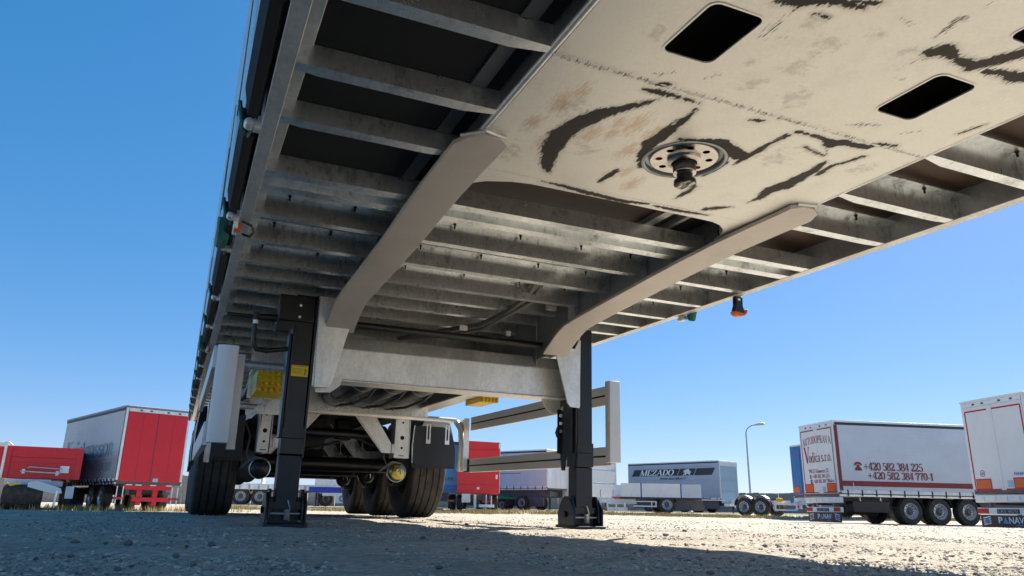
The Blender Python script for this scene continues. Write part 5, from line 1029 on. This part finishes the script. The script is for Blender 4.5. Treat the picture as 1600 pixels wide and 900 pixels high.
# ---- flat trailers seen between the tyres and the left leg
t = thing('flatbed_trailer', 'bare flatbed with silver side rail and twin wheels seen beside the left tyre', 'trailer', frame(2.0, 47.6, 0.985, -0.17, 0.05))
B('deck', 'curtain_hem', t, -2.4, 0.0, -0.6, 4.6, 1.16, 1.24); rail = B('deck_rail', 'galv_bright', t, 0.0, 0.05, -0.6, 4.6, 0.90, 1.20)
for y in np.arange(-0.4, 4.5, 0.55): B('rail_pocket', 'paleblue', rail, 0.051, 0.062, y, y + 0.12, 0.92, 1.18)
B('headboard', 'galv_dull', t, -2.4, 0.0, 1.4, 1.5, 1.242, 1.62)
chassis(t, 0.0, -0.4, 4.4, 0.66, 0.25) if False else None
for xx in (-1.95, -0.57): B('chassis_beam', 'cargrey', t, xx, xx + 0.12, -0.4, 4.4, 0.78, 1.155)
for y in (0.3, 1.42): road_wheel(t, -0.2, y, 0.5, 0.34, 1); road_wheel(t, -2.2, y, 0.5, 0.34, -1); arch(t, -0.40, 0.0, y, 0.58, 'galv_bright')
t = thing('flatbed_trailer', 'white swap-body chassis with a blue side stripe seen under the axle', 'trailer', frame(6.0, 45.4, 0.97, -0.24, 0.05))
B('deck', 'white', t, -2.4, 0.0, 0.0, 4.2, 1.14, 1.20); B('side_stripe', 'deepblue', t, 0.0, 0.03, 0.0, 4.2, 0.80, 1.13); B('side_box', 'curtain_hem', t, -2.2, -0.1, 0.3, 4.0, 1.202, 1.75)
MB().lathe([(0, -0.002), (0.5, -0.002), (0.5, 0.004)], (-0.099, 2.6, 1.58), 'x', 24).build('tail_print', 'maroon', t)
MB().box(-0.3, 0.02, 0.8, 3.6, 0.62, 0.79).box(-0.25, 0.0, 1.6, 2.2, 0.20, 0.62).box(-0.2, 0.03, 2.9, 3.9, 0.22, 0.36).box(-0.2, 0.03, 3.5, 3.8, 0.2, 0.62).build('chassis_frame', 'white', t, 0.01); support_leg(t, -0.2, 0.45, 0.8, 'navy'); support_leg(t, -2.1, 0.45, 0.8, 'navy')
MB().lathe([(0.10, -0.02), (0.19, -0.02), (0.19, 0.02), (0.10, 0.02)], (0.05, 2.0, 0.48), 'x', 18).build('hose_coil', 'skyblue', t); B('valve_box', 'cargrey', t, -0.1, 0.04, 2.3, 2.8, 0.38, 0.6)
for y in (0.9, 3.3): road_wheel(t, -2.2, y, 0.46, 0.3, -1)
# ---- blue trailer and red bulkhead trailer behind the right tyre
t = thing('container_trailer', 'sky-blue boxy trailer glimpsed between the right tyre and the red trailer', 'trailer', frame(11.75, 42.4, 0.30, 0.954))
B('container_wall', 'skyblue', t, 0, W, 0, 7, 1.0, 3.86, bev=0.02); B('roof_edge', 'navy', t, -0.01, W + 0.01, -0.02, 7.02, 3.86, 4.02)
for x in np.arange(0.2, 2.4, 0.28): B('wall_rib', 'skyblue', t, x, x + 0.09, -0.022, -0.001, 1.5, 3.8)
B('lower_wall', 'blue', t, 0.02, W - 0.02, -0.02, -0.001, 1.02, 1.46); text('wall_print', 'SOLAR', 'navy', t, (1.35, -0.025, 1.72), R_, U_, 0.9, 0.20)
chassis(t, W, 0.1, 6.8, 0.62, 0.36)
B('lamp_bar', 'cargrey', t, 0.1, W - 0.1, 0.0, 0.1, 0.5, 0.62); B('tail_lamp', 'tail', t, W - 0.6, W - 0.2, -0.02, -0.001, 0.5, 0.62)
for y in (1.2, 5.4):
    for x, f in ((0.2, -1), (W - 0.2, 1)): road_wheel(t, x, y, 0.48, 0.34, f)
t = thing('container_trailer', 'bright red trailer bulkhead with sloped top edge behind the side guard', 'trailer', frame(13.75, 40.65, 0.335, 0.942))
MB().prism([(0, 1.02), (W, 1.02), (W, 3.55), (W - 0.03, 3.62), (W - 0.03, 3.98), (0, 4.06)], 'y', 0.0, 0.06).build('bulkhead', 'redbright', t, 0.015); B('top_fold', 'redbright', t, 0.02, W - 0.12, -0.05, -0.001, 3.44, 3.52, bev=0.01)
MB().box(0, W, 0.061, 2.6, 1.02, 1.14).box(0, 0.04, 0.061, 2.6, 1.14, 3.9).box(W - 0.04, W, 0.061, 2.6, 1.14, 3.9).box(0.04, W - 0.04, 2.54, 2.6, 1.14, 3.9).box(0, W, 0.061, 2.6, 3.9, 3.96).build('load_box', 'redbright', t)
B('corner_cap', 'galv_bright', t, W - 0.09, W + 0.012, -0.03, 0.10, 3.62, 3.92); B('edge_post', 'galv_dull', t, W - 0.02, W + 0.012, -0.012, -0.001, 1.05, 3.60)
B('lower_fold', 'redbright', t, 0.1, W - 0.1, -0.03, -0.001, 1.16, 1.52, bev=0.012); B('notice_plate', 'whiteprint', t, W / 2 - 0.08, W / 2 + 0.06, -0.034, -0.031, 1.24, 1.38); B('notice_plate', 'whiteprint', t, W - 0.24, W - 0.12, -0.012, -0.001, 1.86, 2.10)
for x in (0.6, 1.25, 1.9):
    for z in (2.28, 2.46): MB().lathe([(0, -0.02), (0.02, -0.015), (0.025, 0.0)], (x, -0.001, z), 'y', 8).build('rivet', 'whiteprint', t)
chassis(t, W, 0.1, 6.8, 0.62, 0.36); MB().box(0.3, 0.8, -0.1, 0.2, 0.5, 0.98).box(1.0, 1.15, -0.1, 0.1, 0.2, 0.95).build('headgear', 'galv_dull', t); B('lamp_bar', 'tail', t, 1.5, 2.1, -0.12, -0.02, 0.52, 0.62); MB().box(1.3, 2.2, -0.4, -0.15, 0.24, 0.40).box(2.0, 2.06, -0.2, -0.14, 0.4, 0.9).box(1.7, 1.76, -0.2, -0.14, 0.4, 0.95).build('hitch_frame', 'curtain_hem', t)
for y in (1.2, 5.4):
    for x, f in ((0.2, -1), (W - 0.2, 1)): road_wheel(t, x, y, 0.48, 0.34, f)
# ---- pale lilac curtain trailer with white end
t = thing('curtain_trailer', 'pale lilac curtain trailer with underlined web address right of the red trailer', 'trailer', frame(21.35, 44.1, -0.46, 0.888), 'trailers parked across the yard')
L3 = 9.5
curtain_body(t, W, L3, 1.35, 4.0, 'curtain_pink', doors='white', frame_='white', sides=(0, 1), floorrail='white')
roman('side_lettering', 'www.mezado.cz/', 'navy', t, (-0.034, 8.4, 2.50), LS, U_, 3.9, 0.30, shear=0.02); B('side_underline', 'navy', t, -0.036, -0.030, 2.2, 8.9, 2.42, 2.45)
chassis(t, W, 0.1, L3 - 0.1, 0.85, 0.45)
for y in (2.2, 3.5):
    for x, f in ((0.2, -1), (W - 0.2, 1)): road_wheel(t, x, y, 0.48, 0.34, f)
for x in (0.3, W - 0.3): support_leg(t, x, 7.6, 0.9)
B('side_skirt', 'cargrey', t, 0.3, 0.4, 0.5, L3 - 0.4, 0.25, 0.84)
gc = part('green_frame', t, (0, 0, 0)); MB().box(-0.9, -0.15, 3.0, 8.6, 0.82, 0.92).box(-0.9, -0.8, 2.0, 8.6, 0.70, 0.82).build('green_beam', 'green', gc); MB().box(-1.0, -0.1, 5.0, 7.8, 0.93, 0.98).build('yellow_strip', 'gold', gc)
for y in (3.4, 4.5, 5.6, 7.2): road_wheel(t, -0.5, y, 0.36, 0.3, -1)
# ---- white ribbed box body
t = thing('box_body', 'white panelled box body with pale blue cross ribs behind the right leg', 'box body', frame(23.55, 44.95, -0.42, 0.907))
Wb = 5.6
B('box_wall', 'white', t, 0, Wb, 0, 2.45, 0.95, 3.82, bev=0.02); B('roof', 'paleblue', t, -0.02, Wb + 0.02, -0.02, 2.47, 3.82, 3.98, bev=0.02)
for z in (1.9, 2.86): B('cross_rib', 'paleblue', t, 0.12, Wb - 0.06, -0.035, -0.001, z, z + 0.10, bev=0.01)
for x in (0.0, Wb - 0.10): B('corner_post', 'paleblue' if x == 0 else 'galv_bright', t, x, x + 0.10, -0.04, -0.001, 0.95, 3.80)
B('right_post', 'galv_bright', t, Wb + 0.02, Wb + 0.10, -0.03, 0.06, 0.3, 3.92)
for x in (0.3, 3.6, 5.2): MB().tube([(x, -0.03, 1.0), (x, -0.04, 1.42), (x + 0.06, -0.04, 1.50)], 0.018, 6).build('rope_hook', 'cargrey', t)
MB().box(0.1, Wb - 0.1, 0.05, 0.2, 0.6, 0.945).box(0.4, 0.55, 0.0, 0.04, 0.3, 0.9).box(4.4, 4.6, 0.0, 0.04, 0.3, 0.9).box(3.5, 3.7, 0.0, 0.04, 0.3, 0.9).build('swap_frame', 'paleblue', t, 0.01)
for x in (0.4, 1.9, 3.6, 5.2): support_leg(t, x, 0.6, 0.9, 'cargrey'); support_leg(t, x, 2.1, 0.9, 'cargrey')
# ---- blue-grey lorry body with the black banner
t = thing('curtain_trailer', 'blue-grey curtain body with a slanted black banner and white lettering', 'trailer', frame(37.45, 46.2, -0.31, 0.95), 'trailers parked across the yard')
L4 = 9.2
curtain_body(t, W, L4, 0.92, 4.0, 'curtain_blue', doors=None, frame_='curtain_hem', roof='curtain_hem', sides=(0, 1), floorrail='cargrey')
B('end_wall', 'paleblue', t, 0.092, W - 0.092, -0.01, 0.05, 0.75, 3.55); B('end_header', 'curtain_hem', t, 0.0, W, -0.02, 0.05, 3.56, 3.9, bev=0.01)
for z in (1.62, 2.42): B('end_rib', 'curtain_blue', t, 0.12, W - 0.12, -0.03, -0.0105, z, z + 0.07)
bx = -0.033
def ban(y0, y1, s, mt='navy', zz0=2.88, zz1=3.42, x=bx, nm='banner'):
    return MB().prism([(y0, zz0), (y1, zz0), (y1 - s, zz1), (y0 - s, zz1)], 'x', x - 0.003, x).build(nm, mt, t)
ban(8.75, 7.95, 0.30); ban(7.87, 4.05, 0.30); ban(3.97, 2.45, 0.30); MB().prism([(2.37, 2.88), (0.72, 2.88), (0.38, 3.42), (2.07, 3.42)], 'x', bx - 0.003, bx).build('banner', 'navy', t)
roman('banner_lettering', 'MEZADO', 'whiteprint', t, (bx - 0.006, 7.85, 2.92), LS, U_, 3.45, 0.46, shear=0.35, thick=0.11)
lion = [(0.0, 0.1), (0.12, 0.0), (0.2, 0.18), (0.34, 0.02), (0.44, 0.2), (0.40, 0.34), (0.62, 0.22), (0.74, 0.02), (0.86, 0.06), (0.80, 0.3), (0.98, 0.42), (0.86, 0.5), (0.96, 0.66), (0.74, 0.62), (0.78, 0.86), (0.62, 0.98), (0.5, 0.84), (0.34, 0.96), (0.30, 0.74), (0.12, 0.84), (0.16, 0.6), (0.02, 0.5), (0.20, 0.42), (0.22, 0.28)]
mb = MB(); mb.v = [(bx - 0.006, 3.45 - 0.85 * a, 2.89 + 0.52 * b) for a, b in lion]; mb.f = [tuple(range(len(lion)))]; mb.build('banner_emblem', 'whiteprint', t, smooth=0)
roman('side_lettering', 'www.mezado.cz/', 'navy', t, (bx - 0.003, 5.75, 2.58), LS, U_, 2.6, 0.21, shear=0.02); B('side_line', 'greyline', t, bx - 0.004, bx, 0.9, 8.6, 2.50, 2.515)
B('top_line', 'greyline', t, bx - 0.004, bx, 0.5, 8.9, 3.52, 3.535)
chassis(t, W, 0.1, L4 - 0.1, 0.55, 0.3)
B('side_skirt', 'cargrey', t, 0.25, 0.35, 0.4, L4 - 0.4, 0.30, 0.90)
for y in (2.4, 3.6, 7.2):
    for x, f in ((0.2, -1), (W - 0.2, 1)): road_wheel(t, x, y, 0.48, 0.34, f, 'cargrey')
MB().box(0.2, 1.1, -0.6, -0.1, 0.5, 0.72).box(1.3, 1.5, -0.3, 0.0, 0.4, 0.9).box(1.7, 2.2, -0.2, 0.0, 0.45, 0.74).build('coupling_frame', 'galv_bright', t); MB().box(0.5, 2.6, -1.6, -0.9, 0.32, 0.50).build('tail_bar', 'curtain_hem', t, 0.01)
for x in (0.95,): support_leg(t, x, -0.4, 0.9, 'navy')
# ---- low drop-side trailer in front of it
t = thing('dropside_trailer', 'low flat trailer with white drop sides in front of the banner-sided body', 'trailer', frame(27.75, 35.25, -0.93, 0.37, 0.02))
Ld = 5.3
B('deck', 'cargrey', t, 0, W, 0, Ld, 0.80, 0.90)
for a, b in ((1.75, 4.05), (4.13, 5.3)): B('drop_side', 'white', t, -0.03, 0.0, a, b, 0.90, 1.68, bev=0.006)
B('drop_side', 'curtain_grey', t, -0.03, 0.0, 0.55, 1.67, 0.90, 1.66, bev=0.006)
for y in (1.69, 4.07): B('side_post', 'deepblue', t, -0.045, 0.02, y, y + 0.055, 0.72, 1.70)
B('deck_rail', 'navy', t, -0.04, 0.0, 0.5, Ld, 0.80, 0.885); B('deck_lip', 'galv_bright', t, -0.03, 0.0, -0.9, 0.5, 0.78, 0.82)
B('rear_side', 'curtain_hem', t, 0.0, W, 0.5, 0.53, 0.90, 1.66); B('far_side', 'curtain_hem', t, W, W + 0.03, 0.55, Ld, 0.90, 1.66)
chassis(t, W, 0.3, Ld - 0.2, 0.5, 0.28)
for y in (2.55,): road_wheel(t, 0.2, y, 0.50, 0.34, -1, 'rim'); road_wheel(t, W - 0.2, y, 0.5, 0.34, 1); arch(t, 0.0, 0.4, y, 0.58)
B('under_box', 'cargrey', t, 0.5, 1.6, 0.2, 2.0, 0.18, 0.52)
MB().box(-0.06, -0.02, 3.2, 4.6, 0.34, 0.42).box(-0.06, -0.02, 3.2, 4.6, 0.62, 0.68).box(-0.06, -0.02, 3.2, 3.28, 0.42, 0.62).box(-0.06, -0.02, 3.46, 3.52, 0.42, 0.62).build('side_guard', 'whiteprint', t); MB().prism([(4.3, 0.50), (5.9, 0.46), (6.4, 0.74), (4.4, 0.80)], 'x', 0.3, 0.5).build('drawbar', 'whiteprint', t, 0.01)
MB().box(0.2, 0.3, 4.9, 6.1, 0.12, 0.30).box(0.2, 0.3, 5.0, 5.1, 0.3, 0.6).build('hitch_stand', 'galv_bright', t); B('red_cover', 'tail', t, 0.1, 0.4, 4.9, 5.8, 0.82, 0.90)
# ---- white tandem chassis
t = thing('chassis_trailer', 'empty white tandem chassis with two wheels left of the blue trailer', 'trailer', frame(28.15, 33.6, 0.36, -0.933))
for xx in (-1.6, -0.4): B('chassis_beam', 'whiteprint', t, xx, xx + 0.14, -0.3, 4.2, 0.62, 0.84)
for y in (0.62, 1.62): road_wheel(t, -0.12, y, 0.50, 0.34, 1); road_wheel(t, -1.9, y, 0.5, 0.34, -1); arch(t, -0.32, 0.05, y, 0.60, 'blackmatt', 0.5, 5, 175); arch(t, -0.30, 0.052, y, 0.63, 'curtain_hem', 0.5, 45, 135)
MB().box(-0.05, 0.0, 2.45, 3.75, 0.30, 0.38).box(-0.05, 0.0, 2.45, 3.75, 0.62, 0.70).box(-0.05, 0.0, 3.66, 3.75, 0.38, 0.62).box(-0.05, 0.0, 2.45, 2.53, 0.38, 0.62).build('side_guard', 'whiteprint', t)
MB().lathe([(0, -0.18), (0.10, -0.16), (0.12, 0), (0.10, 0.16), (0, 0.18)], (-0.02, 2.75, 0.86), 'y', 12).build('air_bottle', 'yellow', t); MB().beam((-0.1, 3.3, 0.6), (-0.1, 4.0, 0.95), 0.06, 0.09).beam((-0.1, 3.9, 0.95), (-0.1, 4.3, 0.5), 0.05, 0.07).build('tow_frame', 'whiteprint', t); B('blue_valve', 'blue', t, -0.08, 0.0, 3.4, 3.5, 0.72, 0.9)
MB().box(-1.2, -0.3, 3.9, 4.3, 0.42, 0.66).build('tail_frame', 'cargrey', t); B('rear_step', 'cargrey', t, -0.2, 0.02, -0.5, 0.4, 0.18, 0.30); B('tail_lamp', 'tail', t, -0.25, 0.02, 4.3, 4.34, 0.22, 0.36)

# ------------------------------------------------------------------ fence, lamp, shrub, grass
def concrete_fence(label, ax, ay, bx_, by, w0, w1, hh, z0):
    F0, F1 = Vector((ax, ay, 0)), Vector((bx_, by, 0)); Lf = (F1 - F0).length; dF = (F1 - F0).normalized()
    t = thing('concrete_fence', label, 'fence', Matrix(((dF.x, -dF.y, 0, F0.x), (dF.y, dF.x, 0, F0.y), (0, 0, 1, z0), (0, 0, 0, 1))), 'concrete fences round the yard')
    xf = 0.0
    while xf < Lf - w0:
        w = RNG.uniform(w0, w1); hF = hh + RNG.uniform(-0.05, 0.05)
        o = B('fence_panel', 'concrete', t, 0, w - 0.05, RNG.uniform(-0.03, 0.03), 0.09, 0, hF); o.location = (xf, 0, 0); o.rotation_euler = (RNG.uniform(-0.02, 0.02), RNG.uniform(-0.015, 0.015), 0); xf += w
concrete_fence('weathered concrete panel fence far behind the white tandem chassis', 50.5, 66.0, 56.5, 42.0, 0.62, 0.86, 1.95, 0.05)
concrete_fence('grey concrete wall standing behind the red-doored trailers on the left', -22.0, 45.2, 1.5, 51.5, 1.9, 2.05, 1.75, 0.0)
concrete_fence('low concrete wall in the gap between the tyres, behind the flatbeds', 1.7, 56.8, 14.5, 55.5, 1.9, 2.05, 1.35, 0.05)
concrete_fence('long concrete wall behind the red, lilac and banner-sided trailers', 14.6, 60.5, 50.0, 66.3, 1.9, 2.05, 1.6, 0.05)
t = thing('street_lamp', 'tall pale street lamp with a curved arm rising behind the chassis', 'street lamp', Matrix.Translation((55.1, 63.2, 0.0)))
ar = Vector((0.88, -0.47, 0)); pts = [Vector((0, 0, z)) for z in (0.0, 1.5, 4, 7, 8.4)] + [Vector((0, 0, 8.4)) + ar * (1.0 * (1 - math.cos(a)) * 1.1) + Vector((0, 0, 0.95 * math.sin(a))) for a in np.linspace(0.25, 1.35, 7)]
MB().tube(pts, [0.13, 0.12, 0.10, 0.085, 0.075] + [0.06] * 7, 12).build('lamp_pole', 'lamp', t)
e = pts[-1]; MB().tube([e, e + ar * 0.55 + Vector((0, 0, 0.10)), e + ar * 1.05 + Vector((0, 0, 0.16)), e + ar * 1.25 + Vector((0, 0, 0.17))], [0.06, 0.13, 0.15, 0.06], 12).build('lamp_head', 'lamp', t)
t = thing('bare_shrub', 'leafless twiggy shrub showing above the concrete fence', 'shrub', Matrix.Translation((60.5, 60.5, 0.0)))
mb = MB()
def twig(p, d, l, r, n):
    q = p + d * l; mb.tube([p, (p + q) / 2 + Vector((RNG.uniform(-.03, .03), RNG.uniform(-.03, .03), 0)), q], [r, r * .8, r * .55], 5, False)
    if n > 0:
        for _ in range(3):
            dd = (d + Vector((RNG.uniform(-.9, .9), RNG.uniform(-.9, .9), RNG.uniform(-.25, .55)))).normalized(); twig(p + d * l * RNG.uniform(0.5, 1.0), dd, l * RNG.uniform(.5, .75), r * .6, n - 1)
for _ in range(7): twig(Vector((RNG.uniform(-.6, .6), RNG.uniform(-.6, .6), 0.0)), Vector((RNG.uniform(-.45, .45), RNG.uniform(-.45, .45), 1)).normalized(), 1.3, 0.035, 3)
mb.build('branches', 'twig', t)
def grass():
    vs, fs = [], []; off = 0
    strips = [((-14, 30.6), (1.5, 32.8), 1500, 0.06, 0.27, 1.3), ((0.5, 41.5), (10.5, 39.6), 1300, 0.06, 0.24, 1.4), ((10.5, 38.2), (21.5, 36.9), 1400, 0.08, 0.26, 1.2), ((21, 36.4), (31.0, 27.6), 1900, 0.06, 0.24, 1.1), ((11, 39), (24, 43), 500, 0.08, 0.2, 1.5), ((31, 28), (35, 24), 300, 0.05, 0.2, 0.8)]
    for (ax, ay), (bx_, by), cnt, h0, h1, wd in strips:
        k = max(6, cnt // 70); cl = RNG.random((k, 1)); ct = cl[RNG.integers(0, k, cnt), 0] + RNG.normal(0, 0.012, cnt); free = RNG.random(cnt) < 0.22; ct[free] = RNG.random(free.sum())
        px = ax + (bx_ - ax) * ct + RNG.normal(0, wd * 0.35, cnt); py = ay + (by - ay) * ct + RNG.normal(0, wd * 0.5, cnt)
        for _ in range(3):
            a = RNG.uniform(0, 6.28, cnt); h = RNG.uniform(h0, h1, cnt); lean = RNG.uniform(0, 0.5, cnt) * h; w = RNG.uniform(0.006, 0.016, cnt)
            qx = px + RNG.normal(0, 0.05, cnt); qy = py + RNG.normal(0, 0.05, cnt); z = gz(qx, qy) - 0.01
            c, s = np.cos(a), np.sin(a); p0 = np.stack([qx - w * s, qy + w * c, z], 1); p1 = np.stack([qx + w * s, qy - w * c, z], 1)
            p2 = np.stack([qx + lean * c * .4, qy + lean * s * .4, z + h * .65], 1); p3 = np.stack([qx + lean * c, qy + lean * s, z + h], 1)
            m1 = p2 + np.stack([w * s, -w * c, 0 * w], 1) * .6; m0 = p2 - np.stack([w * s, -w * c, 0 * w], 1) * .6
            V = np.stack([p0, p1, m1, m0, p3], 1).reshape(-1, 3); b = off + np.arange(cnt)[:, None] * 5
            fs.append(np.concatenate([b + np.array([0, 1, 2]), b + np.array([0, 2, 3]), b + np.array([3, 2, 4])])); vs.append(V); off += cnt * 5
    o = link('grass', raw_mesh('grass', np.concatenate(vs), np.concatenate(fs), M['grass'])); o['kind'] = 'stuff'; o['label'] = 'dry straw-coloured grass along the edge of the yard'
grass()
# a few bigger stones lying loose on the gravel
V_, F_ = ico()
bm = bmesh.new(); bmesh.ops.create_icosphere(bm, subdivisions=2, radius=1.0); V2 = np.array([v.co[:] for v in bm.verts]); F2 = np.array([[v.index for v in f.verts] for f in bm.faces]); bm.free()
for sx, sy, sr in [(-1.601, 0.594, 0.0125), (-1.526, 0.556, 0.0072), (-1.47, 0.519, 0.0151), (-1.266, 0.44, 0.0136), (-1.552, 0.028, 0.0072), (-1.354, 0.001, 0.0094), (-1.325, -0.239, 0.0068), (-1.445, -0.333, 0.0083), (-0.539, 0.882, 0.0122), (-0.625, 0.198, 0.0074), (-0.906, -0.409, 0.0089), (0.238, 0.388, 0.0094), (0.56, 1.382, 0.0097), (0.75, 1.238, 0.0145), (1.281, 1.812, 0.0194), (0.49, 0.289, 0.0109), (1.132, 0.595, 0.012), (0.898, -0.217, 0.0108), (-0.186, -0.361, 0.0065), (0.175, -0.207, 0.0096), (-0.375, 0.241, 0.0069), (0.434, 3.054, 0.0157), (-0.844, 0.218, 0.0054), (-0.449, -0.616, 0.0078), (5.608, 4.04, 0.0276)]:
    P = V2 * (1 + RNG.uniform(-0.22, 0.16, (len(V2), 1))); P = P * np.array([RNG.uniform(1.0, 1.3), RNG.uniform(0.8, 1.1), RNG.uniform(0.45, 0.7)]) * sr * 0.85
    P = P - 0.25 * np.clip(P @ np.array([0.5, -0.6, 0.62]) - 0.55 * sr, 0, None)[:, None] * np.array([0.5, -0.6, 0.62])
    dk = RNG.random() < 0.75; o = link('stone', raw_mesh('stone', P, F2, M['stone'] if dk else M['pebble'], False)); o.location = (sx, sy, sr * 0.28); o.rotation_euler = (0, 0, RNG.uniform(0, 6)); tag(o, 'small %s stone lying loose on the gravel in %s' % ('dark brown' if dk else 'pale grey', 'full sunlight' if sx > 0.2 else 'the shadow of the trailer'), 'stone', '%s loose stones in %s' % ('dark' if dk else 'pale', 'the sun' if sx > 0.2 else 'the shade'))
